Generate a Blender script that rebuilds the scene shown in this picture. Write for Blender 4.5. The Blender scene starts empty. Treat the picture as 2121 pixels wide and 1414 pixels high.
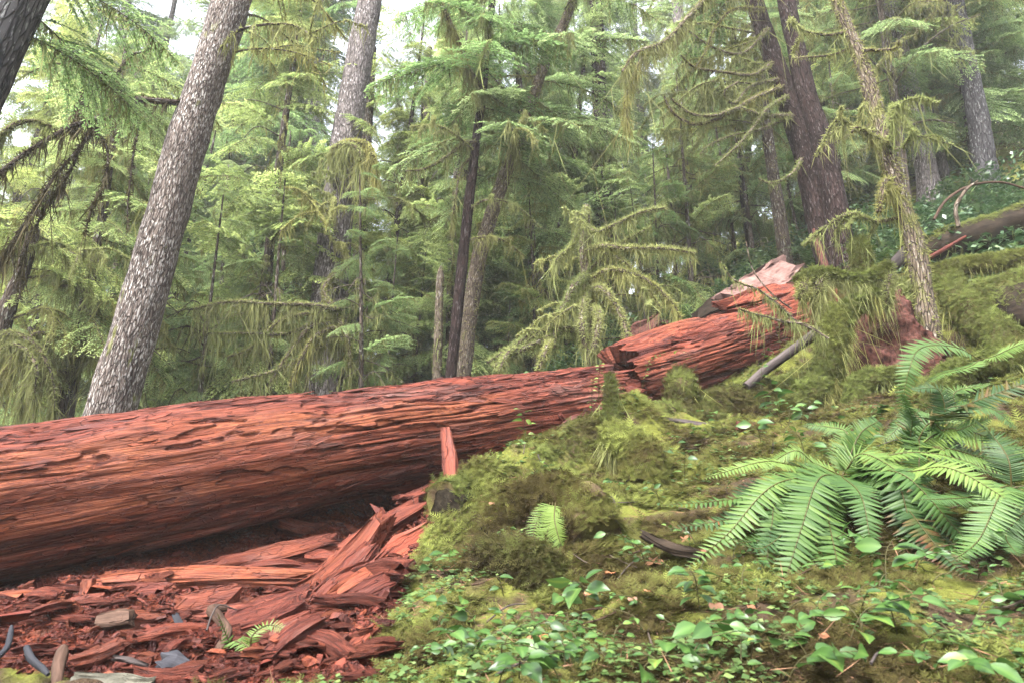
import bpy, math, numpy as np
R = math.radians
rng = np.random.default_rng(11)
sc = bpy.context.scene
col = sc.collection

# ------------------------------------------------------------------ camera, sky, sun, exposure
PITCH, FPX = R(15.0), 1414.0
cd = bpy.data.cameras.new('camera'); cam = bpy.data.objects.new('camera', cd); col.objects.link(cam)
cam.location = (0, 0, 0); cam.rotation_euler = (R(90) + PITCH, 0, 0)
cd.sensor_width = 36; cd.lens = 24.0; cd.clip_start = .05; cd.clip_end = 600
cd.dof.use_dof = True; cd.dof.focus_distance = 4.6; cd.dof.aperture_fstop = 4.5
sc.camera = cam

SUN_EL, SUN_AZ = R(58), R(215)          # azimuth measured clockwise from +Y (ahead of the camera)
w = bpy.data.worlds.new('World'); sc.world = w; w.use_nodes = True
nt = w.node_tree; nt.nodes.clear()
sky = nt.nodes.new('ShaderNodeTexSky'); sky.sky_type = 'NISHITA'; sky.sun_disc = False
sky.sun_elevation = SUN_EL; sky.sun_rotation = SUN_AZ; sky.dust_density = 6.0; sky.air_density = 1.0; sky.ozone_density = 1.0
hs = nt.nodes.new('ShaderNodeHueSaturation'); hs.inputs['Saturation'].default_value = .42   # overcast: the blue is veiled by cloud
bg = nt.nodes.new('ShaderNodeBackground'); bg.inputs['Strength'].default_value = .15
wo = nt.nodes.new('ShaderNodeOutputWorld')
nt.links.new(sky.outputs[0], hs.inputs['Color']); nt.links.new(hs.outputs[0], bg.inputs[0]); nt.links.new(bg.outputs[0], wo.inputs[0])
sl = bpy.data.lights.new('sun', 'SUN'); sl.energy = 1.3; sl.angle = R(18); sl.color = (1, .99, .97)
so = bpy.data.objects.new('sun', sl); col.objects.link(so)
so.rotation_euler = (R(90) - SUN_EL, 0, -SUN_AZ + math.pi)
sc.view_settings.view_transform = 'Standard'; sc.view_settings.look = 'None'; sc.view_settings.gamma = 1
sc.view_settings.exposure = 3.12
cy = sc.cycles
cy.use_denoising = True; cy.max_bounces = 8; cy.diffuse_bounces = 6; cy.glossy_bounces = 2; cy.transmission_bounces = 6
cy.volume_bounces = 1; cy.transparent_max_bounces = 4; cy.sample_clamp_indirect = 6; cy.caustics_reflective = False; cy.caustics_refractive = False

# ------------------------------------------------------------------ points of the place as seen from the camera
CP, SP = math.cos(PITCH), math.sin(PITCH)
def P(px, py, Y):
    u = (px - 1060.5) / FPX; v = (707 - py) / FPX
    t = Y / (CP - v * SP)
    return np.array([u * t, Y, (SP + v * CP) * t])
def PT(*pts): return np.array([P(*p) for p in pts])

# ------------------------------------------------------------------ noise
def _h(ix, iy, iz, seed):
    n = (ix.astype(np.int64) * 374761393 + iy.astype(np.int64) * 668265263 + iz.astype(np.int64) * 2147483647 + seed * 974634777) & 0xffffffff
    n = ((n ^ (n >> 13)) * 1274126177) & 0xffffffff
    n = ((n ^ (n >> 15)) * 2246822519) & 0xffffffff
    return ((n ^ (n >> 16)) & 0xffffff) / float(0xffffff)
def vn(p, seed=0):
    p = np.asarray(p, float); i = np.floor(p).astype(np.int64); f = p - i; f = f * f * (3 - 2 * f)
    r = 0
    for dx in (0, 1):
        wx = f[..., 0] if dx else 1 - f[..., 0]
        for dy in (0, 1):
            wy = f[..., 1] if dy else 1 - f[..., 1]
            for dz in (0, 1):
                wz = f[..., 2] if dz else 1 - f[..., 2]
                r = r + wx * wy * wz * _h(i[..., 0] + dx, i[..., 1] + dy, i[..., 2] + dz, seed)
    return r
def fbm(p, o=3, seed=0):
    p = np.asarray(p, float); r = 0; a = .5; t = 0
    for k in range(o):
        r = r + a * vn(p * 2 ** k + 17.3 * k, seed + k); t += a; a *= .5
    return r / t
def n3(x, y, z): return np.stack([np.broadcast_to(np.asarray(q, float), np.broadcast(x, y, z).shape) for q in (x, y, z)], -1)
def sstep(a, b, x):
    t = np.clip((x - a) / (b - a), 0, 1); return t * t * (3 - 2 * t)
def unit(v): v = np.asarray(v, float); return v / (np.linalg.norm(v, axis=-1, keepdims=True) + 1e-9)

# ------------------------------------------------------------------ mesh building
class MB:
    def __init__(s): s.v = []; s.f = []; s.r = []; s.g = []; s.z = []; s.n = 0
    def add(s, v, f, rnd=0.5, g=None, z=0.0, m=0):
        v = np.asarray(v, float).reshape(-1, 3); k = len(v)
        if k == 0: return
        f = np.asarray(f, np.int64)
        s.v.append(v); s.f.append((f + s.n, m)); s.n += k
        s.r.append(np.broadcast_to(np.asarray(rnd, float), (k,))); s.z.append(np.broadcast_to(np.asarray(z, float), (k,)))
        s.g.append(v if g is None else np.asarray(g, float))
    def mesh(s, name, mats, smooth=True):
        me = bpy.data.meshes.new(name)
        V = np.concatenate(s.v)
        loops = np.concatenate([f.ravel() for f, _ in s.f]); tot = np.concatenate([np.full(len(f), f.shape[1]) for f, _ in s.f])
        mi = np.concatenate([np.full(len(f), m) for f, m in s.f])
        me.vertices.add(len(V)); me.vertices.foreach_set('co', V.astype(np.float32).ravel())
        me.loops.add(len(loops)); me.loops.foreach_set('vertex_index', loops.astype(np.int32))
        me.polygons.add(len(tot)); st = np.concatenate([[0], np.cumsum(tot)[:-1]])
        me.polygons.foreach_set('loop_start', st.astype(np.int32))
        try: me.polygons.foreach_set('loop_total', tot.astype(np.int32))
        except Exception: pass
        for m in (mats if isinstance(mats, (list, tuple)) else [mats]): me.materials.append(m)
        me.polygons.foreach_set('material_index', mi.astype(np.int32))
        me.polygons.foreach_set('use_smooth', np.full(len(tot), smooth))
        for nm, d in (('rnd', s.r), ('zone', s.z)):
            a = me.attributes.new(nm, 'FLOAT', 'POINT'); a.data.foreach_set('value', np.concatenate(d).astype(np.float32))
        a = me.attributes.new('g', 'FLOAT_VECTOR', 'POINT'); a.data.foreach_set('vector', np.concatenate(s.g).astype(np.float32).ravel())
        me.update(); me.validate(); return me
    def build(s, name, mats, parent=None, smooth=True, origin=None):
        if origin is not None:
            s.v = [v - np.asarray(origin) for v in s.v]
        me = s.mesh(name, mats, smooth)
        o = bpy.data.objects.new(name, me); col.objects.link(o)
        if parent is not None: o.parent = parent
        if origin is not None: o.location = tuple(origin)
        return o
def tag(o, label=None, cat=None, group=None, kind=None):
    if label: o['label'] = label
    if cat: o['category'] = cat
    if group: o['group'] = group
    if kind: o['kind'] = kind
    return o
def empty(name, label, cat, group=None, loc=(0, 0, 0)):
    o = bpy.data.objects.new(name, None); col.objects.link(o); o.location = tuple(loc); o.empty_display_size = .1
    return tag(o, label, cat, group)
def inst(tv, tf, M, Pp):
    """copies of a template: (N,3,3) bases (columns = axes), (N,3) origins -> verts, faces"""
    N = len(Pp); k = len(tv)
    v = np.einsum('nij,kj->nki', M, tv) + Pp[:, None, :]
    f = (tf[None] + (np.arange(N) * k)[:, None, None]).reshape(-1, tf.shape[1])
    return v.reshape(-1, 3), f
def basis(X, Zref):
    X = unit(X); Y = unit(np.cross(Zref, X)); Z = np.cross(X, Y)
    return np.stack([X, Y, Z], -1)
def crom(pts, n):
    """smooth path through pts, n points, evenly spaced"""
    p = np.asarray(pts, float)
    if len(p) == 2:
        return p[0] + (p[1] - p[0]) * np.linspace(0, 1, n)[:, None]
    q = np.concatenate([[2 * p[0] - p[1]], p, [2 * p[-1] - p[-2]]]); out = []
    for i in range(len(p) - 1):
        a, b, c, d = q[i:i + 4]; t = np.linspace(0, 1, 24, endpoint=(i == len(p) - 2))[:, None]
        out.append(.5 * (2 * b + (c - a) * t + (2 * a - 5 * b + 4 * c - d) * t * t + (3 * b - a - 3 * c + d) * t ** 3))
    out = np.concatenate(out); L = np.concatenate([[0], np.cumsum(np.linalg.norm(np.diff(out, axis=0), axis=1))])
    s = np.linspace(0, L[-1], n)
    return np.stack([np.interp(s, L, out[:, k]) for k in range(out.shape[1])], -1)
def frames(pts):
    T = unit(np.gradient(pts, axis=0)); ref = np.array([0, 0, 1.0]) if abs(T[:, 2]).mean() < .8 else np.array([0, -1.0, 0])
    A = unit(np.cross(T, ref)); B = np.cross(A, T)
    return T, A, B
def tube(mb, pts, rad, seg=10, rnd=.5, lump=0.0, lf=6.0, seed=0, m=0, z=0.0, cap=True, flute=None):
    pts = np.asarray(pts, float); n = len(pts); rad = np.broadcast_to(np.asarray(rad, float), (n,))
    T, A, B = frames(pts); th = np.linspace(0, 2 * np.pi, seg, endpoint=False)
    s = np.concatenate([[0], np.cumsum(np.linalg.norm(np.diff(pts, axis=0), axis=1))])
    D = A[:, None] * np.cos(th)[None, :, None] + B[:, None] * np.sin(th)[None, :, None]
    rr = np.repeat(rad[:, None], seg, 1)
    if lump:
        q = pts[:, None] + D * rad[:, None, None]
        rr = rr * (1 + lump * 2 * (fbm(q * lf, 2, seed) - .5))
    if flute is not None: rr = rr * (1 + flute(th[None], s[:, None]))
    V = pts[:, None] + D * rr[..., None]
    g = np.stack([np.cos(th)[None] * rad[:, None], np.sin(th)[None] * rad[:, None], np.repeat(s[:, None], seg, 1)], -1)
    i = np.arange(n - 1)[:, None] * seg; j = np.arange(seg)[None]; jn = (j + 1) % seg
    F = np.stack([i + j, i + jn, i + seg + jn, i + seg + j], -1).reshape(-1, 4)
    rv = np.repeat(np.broadcast_to(np.asarray(rnd, float), (n,))[:, None], seg, 1).ravel()
    zv = np.repeat(np.broadcast_to(np.asarray(z, float), (n,))[:, None], seg, 1).ravel()
    mb.add(V.reshape(-1, 3), F, rv, g.reshape(-1, 3), zv, m)
    if cap:
        for k in (0, n - 1):
            c = pts[k]; ring = V[k]; vv = np.concatenate([ring, [c]]); gg = np.concatenate([g[k], [[0, 0, s[k]]]])
            ff = np.stack([np.arange(seg), (np.arange(seg) + 1) % seg, np.full(seg, seg)], -1)
            if k == 0: ff = ff[:, ::-1]
            mb.add(vv, ff, rv[k * seg], gg, zv[k * seg], m)
def rand_dirs(n, r=rng):
    v = r.normal(size=(n, 3)); return unit(v)
# ------------------------------------------------------------------ materials
class NB:
    def __init__(s, name):
        s.mat = bpy.data.materials.new(name); s.mat.use_nodes = True; s.t = s.mat.node_tree; s.t.nodes.clear()
    def n(s, typ, **kw):
        x = s.t.nodes.new(typ)
        for k, v in kw.items():
            if k.startswith('_'): setattr(x, k[1:], v)
        return x
    def L(s, a, b): s.t.links.new(a, b)
    def attr(s, nm, out='Fac'):
        x = s.n('ShaderNodeAttribute'); x.attribute_name = nm; return x.outputs[out]
    def scale(s, vec, sc3, off=None):
        x = s.n('ShaderNodeMapping'); s.L(vec, x.inputs[0]); x.inputs['Scale'].default_value = sc3; return x.outputs[0]
    def noise(s, vec, scale=1, det=3, rough=.55, dist=0):
        x = s.n('ShaderNodeTexNoise'); s.L(vec, x.inputs['Vector']); x.inputs['Scale'].default_value = scale
        x.inputs['Detail'].default_value = det; x.inputs['Roughness'].default_value = rough; x.inputs['Distortion'].default_value = dist
        return x.outputs[0]
    def voro(s, vec, scale=1, feat='DISTANCE_TO_EDGE'):
        x = s.n('ShaderNodeTexVoronoi'); x.feature = feat; s.L(vec, x.inputs['Vector']); x.inputs['Scale'].default_value = scale
        return x.outputs['Distance']
    def ramp(s, fac, stops, interp='LINEAR'):
        x = s.n('ShaderNodeValToRGB'); s.L(fac, x.inputs[0]); e = x.color_ramp.elements; x.color_ramp.interpolation = interp
        while len(e) < len(stops): e.new(.5)
        for el, (p, c) in zip(e, stops):
            el.position = p; el.color = (c, c, c, 1) if isinstance(c, (int, float)) else (*c, 1)
        return x.outputs[0]
    def mix(s, fac, a, b, typ='MIX'):
        x = s.n('ShaderNodeMix'); x.data_type = 'RGBA'; x.blend_type = typ
        for k, val in ((0, fac), (6, a), (7, b)):
            sock = x.inputs[k]
            if hasattr(val, 'is_linked'): s.L(val, sock)
            elif isinstance(val, (int, float)): sock.default_value = val if k == 0 else (val, val, val, 1)
            else: sock.default_value = (*val, 1)
        return x.outputs[2]
    def math(s, op, a, b=0.0, c=None):
        x = s.n('ShaderNodeMath'); x.operation = op
        for k, val in enumerate((a, b) if c is None else (a, b, c)):
            if hasattr(val, 'is_linked'): s.L(val, x.inputs[k])
            else: x.inputs[k].default_value = val
        return x.outputs[0]
    def oi(s): return s.n('ShaderNodeObjectInfo').outputs['Random']
    def out(s, colr, rough=.7, spec=.3, bump=None, bd=.01, bs=.6, trans=None, tcol=None):
        b = s.n('ShaderNodeBsdfPrincipled')
        if hasattr(colr, 'is_linked'): s.L(colr, b.inputs['Base Color'])
        else: b.inputs['Base Color'].default_value = (*colr, 1)
        if hasattr(rough, 'is_linked'): s.L(rough, b.inputs['Roughness'])
        else: b.inputs['Roughness'].default_value = rough
        b.inputs['Specular IOR Level'].default_value = spec
        if bump is not None:
            u = s.n('ShaderNodeBump'); u.inputs['Strength'].default_value = bs; u.inputs['Distance'].default_value = bd
            s.L(bump, u.inputs['Height']); s.L(u.outputs[0], b.inputs['Normal'])
        sh = b.outputs[0]
        if trans:
            t = s.n('ShaderNodeBsdfTranslucent'); m = s.n('ShaderNodeMixShader'); m.inputs[0].default_value = trans
            tc = colr if tcol is None else tcol
            if hasattr(tc, 'is_linked'): s.L(tc, t.inputs[0])
            else: t.inputs[0].default_value = (*tc, 1)
            s.L(sh, m.inputs[1]); s.L(t.outputs[0], m.inputs[2]); sh = m.outputs[0]
        o = s.n('ShaderNodeOutputMaterial'); s.L(sh, o.inputs[0]); return s.mat

def leaf_mat(name, stops, rough=.5, spec=.4, trans=.35, vary=.25):
    b = NB(name); c = b.ramp(b.attr('rnd'), stops)
    o = b.oi(); c = b.mix(vary, c, b.mix(1, c, b.ramp(o, [(0, (.55, .75, .55)), (.5, (1, 1, 1)), (1, (1.5, 1.2, .7))]), 'MULTIPLY'))
    return b.out(c, rough, spec, trans=trans)
M_hemlock = leaf_mat('hemlock_needles', [(0, (.065, .105, .04)), (.5, (.17, .245, .093)), (1, (.33, .41, .18))], .6, .08, .55, .6)
M_bluish = leaf_mat('salal_far_leaf', [(0, (.014, .034, .014)), (.6, (.034, .07, .028)), (1, (.075, .12, .048))], .4, .4, .25, .5)
M_salal = leaf_mat('salal_leaf', [(0, (.014, .036, .008)), (.5, (.032, .074, .015)), (.85, (.062, .115, .026)), (1, (.12, .165, .03))], .4, .32, .3, .1)
M_cover = leaf_mat('small_leaf', [(0, (.02, .042, .010)), (.6, (.05, .088, .022)), (1, (.11, .15, .045))], .5, .25, .35, 0)
M_fern = leaf_mat('fern_leaf', [(0, (.055, .022, .010)), (.12, (.055, .042, .012)), (.25, (.012, .032, .008)), (.6, (.033, .068, .014)), (1, (.082, .125, .026))], .5, .22, .3, .15)
M_moss = leaf_mat('moss', [(0, (.020, .015, .009)), (.35, (.045, .040, .015)), (.7, (.076, .089, .026)), (1, (.135, .163, .045))], .9, .03, .4, .2)
M_lichen = leaf_mat('hanging_moss', [(0, (.05, .042, .02)), (.5, (.14, .145, .058)), (1, (.27, .30, .115))], .9, .03, .45, .3)
M_darkmoss = leaf_mat('dark_hanging_moss', [(0, (.018, .014, .008)), (.6, (.045, .038, .018)), (1, (.09, .09, .03))], .9, .1, .25, .1)
M_deadleaf = leaf_mat('dead_leaf', [(0, (.06, .03, .018)), (.5, (.15, .065, .03)), (1, (.26, .10, .045))], .6, .3, .15, .3)
M_stem = NB('green_stem'); M_stem = M_stem.out((.035, .032, .012), .7, .15)
M_twig = NB('dark_twig'); M_twig = M_twig.out((.035, .026, .018), .8, .2)

def bark_mat(name, dark, light, fleck, fl=.5, moss=.3, fs=1.0, mossc=(.10, .11, .025), crack=1.0):
    b = NB(name); g = b.attr('g', 'Vector'); loc = b.n('ShaderNodeTexCoord').outputs['Object']
    v = b.voro(b.scale(g, (30 * fs, 30 * fs, 5 * fs)), 1); n1 = b.noise(b.scale(g, (10, 10, 2.5)), 1, 5)
    base = b.mix(b.ramp(n1, [(.3, 0), (.7, 1)]), dark, light)
    fl_n = b.noise(b.scale(g, (46 * fs, 46 * fs, 13 * fs)), 1, 2, .5)
    big = b.noise(b.scale(g, (3, 3, 1.2)), 1, 2)
    flm = b.math('MULTIPLY', b.ramp(fl_n, [(.60 - .12 * fl, 0), (.66 - .10 * fl, 1)]), b.ramp(big, [(.30, .25), (.6, 1)]))
    base = b.mix(flm, base, fleck)
    cr = b.ramp(v, [(0, 0), (.12, 1)])
    base = b.mix(b.math('MULTIPLY', b.math('SUBTRACT', 1, cr), .75 * crack), base, tuple(c * .25 for c in dark))
    mn = b.noise(b.scale(g, (5, 5, 1.6)), 1, 4, .6); mn = b.math('ADD', mn, b.attr('zone'))
    mm = b.ramp(mn, [(.80 - .4 * moss, 0), (.88 - .4 * moss, 1)])
    fine = b.noise(g, 60, 2)
    base = b.mix(mm, base, b.mix(fine, tuple(c * .4 for c in mossc), tuple(c * 1.6 for c in mossc)))
    h = b.math('ADD', b.math('MULTIPLY', cr, .7), b.math('MULTIPLY', n1, .6)); h = b.math('ADD', h, b.math('MULTIPLY', fine, .2))
    return b.out(base, .9, .05, h, .02, 1.0)
M_bark_alder = bark_mat('flecked_bark', (.056, .044, .039), (.115, .094, .083), (.29, .275, .26), .6, .42, 1.45)
M_bark_grey = bark_mat('grey_bark', (.055, .046, .044), (.12, .105, .102), (.27, .25, .25), .3, .22, 1.0)
M_bark_brown = bark_mat('brown_bark', (.011, .0065, .006), (.026, .0165, .015), (.09, .08, .078), .0, .14, 1.0, (.06, .06, .02))
M_bark_dark = bark_mat('dark_bark', (.03, .022, .018), (.07, .055, .045), (.2, .2, .18), .1, .3)
M_bark_mossy = bark_mat('mossy_bark', (.055, .040, .03), (.10, .08, .06), (.22, .2, .17), .2, .5, 1.3, (.075, .075, .028))
M_bark_blue = bark_mat('dark_grey_bark', (.026, .024, .026), (.06, .057, .060), (.16, .16, .16), .15, .1, .9)  # dark grey bark of the corner trunk and the rightmost trunk

def red_mat(name):
    b = NB(name); g = b.attr('g', 'Vector'); z = b.attr('zone'); r = b.attr('rnd')
    gr = b.noise(b.scale(g, (70, 70, 3.0)), 1, 4, .65); gr2 = b.noise(b.scale(g, (22, 22, 1.6)), 1, 5, .6, .4)
    blot = b.noise(b.scale(g, (9, 9, 3.5)), 1, 5, .65)
    crim = b.ramp(gr2, [(.25, (.020, .006, .005)), (.42, (.058, .0145, .010)), (.6, (.108, .0285, .0175)), (.8, (.172, .062, .040))])
    oran = b.ramp(gr, [(.28, (.038, .010, .006)), (.45, (.115, .032, .014)), (.6, (.178, .058, .025)), (.8, (.24, .105, .05))])
    c = b.mix(z, crim, oran)
    c = b.mix(b.ramp(r, [(0, 1), (.5, 0)]), c, b.mix(1, c, (.42, .34, .36), 'MULTIPLY'))
    c = b.mix(b.ramp(r, [(.55, 0), (1, .8)]), c, b.mix(1, c, (1.45, 1.25, 1.15), 'MULTIPLY'))
    dk = b.ramp(blot, [(.30, 1), (.42, 0)])
    c = b.mix(b.math('MULTIPLY', dk, .75), c, (.035, .012, .012))
    o = b.oi(); c = b.mix(.5, c, b.mix(1, c, b.ramp(o, [(0, (.55, .5, .5)), (.5, (1, 1, 1)), (1, (1.3, 1.25, 1.1))]), 'MULTIPLY'))
    wg = b.noise(b.scale(g, (5, 5, 1.3)), 1, 5, .7); c = b.mix(b.ramp(wg, [(.54, 0), (.72, .40)]), c, b.mix(gr, (.045, .028, .025), (.15, .105, .095)))
    sk = b.noise(b.scale(g, (38, 38, 15)), 1, 7, .78); c = b.mix(b.math('MULTIPLY', b.ramp(sk, [(.40, .9), (.47, 0)]), b.math('ADD', .35, b.math('MULTIPLY', z, .6))), c, (.045, .012, .010))
    st = b.noise(b.scale(g, (120, 120, 2.2)), 1, 3, .6); c = b.mix(b.ramp(st, [(.30, .8), (.42, 0)]), c, b.mix(1, c, (.28, .2, .2), 'MULTIPLY'))
    wv = b.n('ShaderNodeVectorMath'); wv.operation = 'ADD'; b.L(b.scale(g, (10, 10, 2.3)), wv.inputs[0]); nz = b.n('ShaderNodeTexNoise'); b.L(b.scale(g, (17, 17, 6)), nz.inputs['Vector']); nz.inputs['Scale'].default_value = 1; b.L(nz.outputs['Color'], wv.inputs[1])
    vc = b.voro(wv.outputs[0], 1); ck = b.ramp(vc, [(0, 0), (.03, 1)]); ckm = b.math('MULTIPLY', b.math('SUBTRACT', 1, ck), b.math('SUBTRACT', .6, b.math('MULTIPLY', z, .55)))
    c = b.mix(ckm, c, (.018, .008, .008))
    h = b.math('ADD', b.math('MULTIPLY', gr, .7), b.math('MULTIPLY', gr2, 1.0)); h = b.math('ADD', h, b.math('MULTIPLY', st, .4)); h = b.math('SUBTRACT', h, b.math('MULTIPLY', ckm, .7))
    rough = b.ramp(blot, [(.3, .5), (.7, .8)])
    return b.out(c, rough, .10, h, .018, 1.0)
M_red = red_mat('rotten_red_wood')

def ground_mat():
    b = NB('forest_floor'); g = b.n('ShaderNodeTexCoord').outputs['Object']; z = b.attr('zone')
    n = b.noise(g, 3.0, 5); f = b.noise(g, 45, 4, .7); m = b.noise(g, 9, 4)
    soil = b.mix(f, (.012, .009, .006), (.06, .04, .025)); mos = b.mix(f, (.03, .032, .008), (.13, .14, .03))
    c = b.mix(b.ramp(n, [(.42, 0), (.55, 1)]), soil, mos)
    red = b.ramp(f, [(.25, (.015, .006, .004)), (.45, (.065, .016, .010)), (.62, (.115, .032, .017)), (.8, (.18, .065, .034))])
    red = b.mix(b.ramp(m, [(.5, 0), (.68, .8)]), red, (.05, .03, .022))
    zz = b.math('ADD', z, b.math('MULTIPLY', b.math('SUBTRACT', m, .5), .6))
    c = b.mix(b.ramp(zz, [(.4, 0), (.6, 1)]), c, red)
    return b.out(c, .95, .04, f, .03, 1.0)
M_ground = ground_mat()
def simple_wood(name, a, c_, s=(30, 30, 3), rough=.75):
    b = NB(name); g = b.attr('g', 'Vector'); n = b.noise(b.scale(g, s), 1, 4, .65)
    return b.out(b.mix(b.ramp(n, [(.3, 0), (.7, 1)]), a, c_), rough, .06, n, .012, .8)
M_greywood = simple_wood('weathered_grey_wood', (.02, .016, .015), (.065, .053, .05))
M_pinkwood = simple_wood('pink_grey_rotten_wood', (.05, .024, .02), (.145, .092, .08), (16, 16, 4))
M_char = simple_wood('black_charred_wood', (.006, .006, .008), (.03, .03, .035))
M_brownroot = simple_wood('brown_root', (.018, .011, .008), (.06, .036, .026), (40, 40, 6))
M_bluegrey = simple_wood('blue_grey_stick', (.010, .010, .012), (.024, .025, .029))
M_stone = simple_wood('grey_stone', (.03, .029, .022), (.075, .07, .055), (20, 20, 20))
M_stump = simple_wood('red_brown_stump_rot', (.010, .006, .005), (.085, .034, .026), (45, 45, 24), .8)
def moss_base():
    b = NB('moss_underlayer'); g = b.n('ShaderNodeTexCoord').outputs['Object']; f = b.noise(g, 55, 4, .7); n = b.noise(g, 6, 4)
    return b.out(b.mix(b.ramp(n, [(.4, 0), (.6, 1)]), b.mix(f, (.02, .014, .008), (.08, .055, .03)), b.mix(f, (.03, .028, .008), (.14, .14, .035))), .95, .1, f, .02, 1.0)
M_mossbase = moss_base()
M_darkhole = simple_wood('black_wood_hollow_shade', (.006, .005, .004), (.028, .020, .014), (24, 24, 9), .95)  # near-black wood whose colour also paints the shade of hollows under moss
M_logend = simple_wood('dark_log_end', (.005, .004, .003), (.026, .021, .014), (30, 30, 30), .95)
# ------------------------------------------------------------------ the hillside
LA, LB = P(0, 1050, 4.4), P(900, 902, 5.9)
def on_log(t): return LA + (LB - LA) * t            # axis of the big log
C = [P(*q) for q in [
    (0, 1414, 2.55), (400, 1414, 2.5), (780, 1414, 2.3), (1060, 1414, 2.05), (1500, 1414, 1.9), (2121, 1414, 1.75),
    (0, 1300, 3.1), (400, 1300, 3.1), (700, 1290, 3.1), (0, 1235, 3.8), (400, 1225, 3.9), (640, 1205, 4.0),
    (780, 1130, 4.4), (860, 1070, 4.8),
    (880, 1180, 3.5), (830, 1290, 2.95), (1000, 1090, 3.8), (1120, 1010, 4.4), (1300, 905, 5.4), (1480, 868, 6.2),
    (1150, 1240, 2.95), (1380, 1170, 3.0), (1550, 1100, 3.15), (1800, 1120, 2.9), (1480, 990, 4.2), (1800, 930, 4.2), (1650, 860, 5.6), (1950, 830, 4.9),
    (2121, 1150, 2.6), (2121, 900, 3.9), (2121, 740, 5.9), (2121, 590, 8.0), (2121, 470, 10.5), (2040, 385, 13.0), (1920, 405, 13.5),
    (1400, 780, 8.3), (1540, 815, 7.2), (1700, 740, 7.4), (1800, 610, 8.8), (1745, 555, 10.5), (1600, 590, 11.0), (1360, 715, 10.0), (1480, 660, 11.0), (1500, 560, 17)]]
for t, dz in ((-.6, -.62), (0, -.50), (.5, -.54), (.85, -.70), (1.1, -.66), (1.4, -.50)): C.append(on_log(t) + np.array([0, .05, dz])); C.append(on_log(t) + np.array([-.3, .75, .0]))  # second point: unseen rise behind the log, added to block light under it
C += [np.array(q, float) for q in [(-4, 7.6, -.1), (-8, 12, .6), (-3, 11, .9), (0, 11, 1.5), (1.6, 9.2, 1.75), (-15, 30, 1.5), (0, 30, 5.5), (10, 35, 14), (-7, 3.5, -.9), (-6, 2, -1.1), (-2, .5, -1.05),
    (0, 0, -.85), (1.5, 0.6, -.45), (4, 1.5, .9), (0, -4, -1.6), (-5, -4, -2), (6, -3, .5), (8, 4, 3.0), (14, 12, 8.5), (25, 25, 18), (-20, 60, 7), (20, 60, 24), (90, 90, 50), (-90, 90, 12), (-90, -90, -25), (90, -90, 10), (0, 90, 24)]]
C = np.array(C)
def _U(d2): return np.where(d2 > 0, d2 * np.log(d2 + 1e-12), 0)
def _tps():
    X = C[:, :2]; n = len(X); K = _U(((X[:, None] - X[None]) ** 2).sum(-1)) + np.eye(n) * .02
    Q = np.concatenate([np.ones((n, 1)), X], 1); A = np.zeros((n + 3, n + 3)); A[:n, :n] = K; A[:n, n:] = Q; A[n:, :n] = Q.T
    return np.linalg.solve(A, np.concatenate([C[:, 2], np.zeros(3)]))
TW = _tps()
def H0(x, y):
    x = np.asarray(x, float); y = np.asarray(y, float); sh = x.shape; x = x.ravel(); y = y.ravel(); out = np.empty(len(x))
    for k in range(0, len(x), 40000):
        a = np.stack([x[k:k + 40000], y[k:k + 40000]], -1)
        out[k:k + 40000] = _U(((a[:, None] - C[None, :, :2]) ** 2).sum(-1)) @ TW[:-3] + TW[-3] + a @ TW[-2:]
    return out.reshape(sh)
def H(x, y):
    x = np.asarray(x, float); y = np.asarray(y, float)
    d = np.hypot(x, y)
    return H0(x, y) + ridge(x, y) + .10 * (fbm(n3(x * 1.6, y * 1.6, 0), 3, 5) - .5) * np.minimum(1, d / 2) + (.05 * (fbm(n3(x * 9, y * 9, 3), 3, 9) - .5) + .13 * (fbm(n3(x * 4.2, y * 4.2, 6), 2, 19) - .5)) * sstep(.3, 1.2, d) * np.minimum(1.6, .7 + .12 * d) + .5 * (fbm(n3(x * .3, y * .3, 8), 2, 3) - .5) * sstep(9, 16, d)
RID = np.array([P(*q)[:2] for q in [(985, 1040, 4.1), (1100, 985, 4.55), (1230, 915, 5.1), (1340, 880, 5.6)]])
def ridge(x, y):
    d = np.full(np.shape(x), 9.0)
    for (ax, ay), (bx, by) in zip(RID[:-1], RID[1:]):
        t = np.clip(((x - ax) * (bx - ax) + (y - ay) * (by - ay)) / ((bx - ax) ** 2 + (by - ay) ** 2), 0, 1); d = np.minimum(d, np.hypot(x - ax - t * (bx - ax), y - ay - t * (by - ay)))
    return .28 * np.exp(-(d / .25) ** 2)
def HN(x, y, e=.03):
    return unit(np.stack([-(H0(x + e, y) + ridge(x + e, y) - H0(x - e, y) - ridge(x - e, y)) / (2 * e), -(H0(x, y + e) + ridge(x, y + e) - H0(x, y - e) - ridge(x, y - e)) / (2 * e), np.ones_like(x)], -1))
_YS = 1.25 * (40 / 1.25) ** np.linspace(0, 1, 500)
def G(px, py):
    """where the line of sight through a pixel meets the ground"""
    q = P(px, py, 1.0); h = H(q[0] * _YS, _YS); k = np.argmax(h >= q[2] * _YS)
    if k == 0: k = 200
    a, b = _YS[k - 1], _YS[k]
    fa = H(q[0] * a, a) - q[2] * a; fb = H(q[0] * b, b) - q[2] * b
    Y = a + (b - a) * (-fa / (fb - fa + 1e-9)); Y = min(max(Y, a), b)
    p = q * Y; p[2] = H(p[0], p[1]); return p
RED_POLY = np.array([G(*q)[:2] for q in [(-400, 1414), (775, 1414), (790, 1300), (840, 1200), (880, 1110), (930, 1050)]] + [on_log(1.15)[:2], on_log(1.35)[:2] + [.3, .6], on_log(.6)[:2] + [-.4, 1.1], on_log(-1)[:2] + [-.4, 1.0], (-9, 1)])
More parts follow.
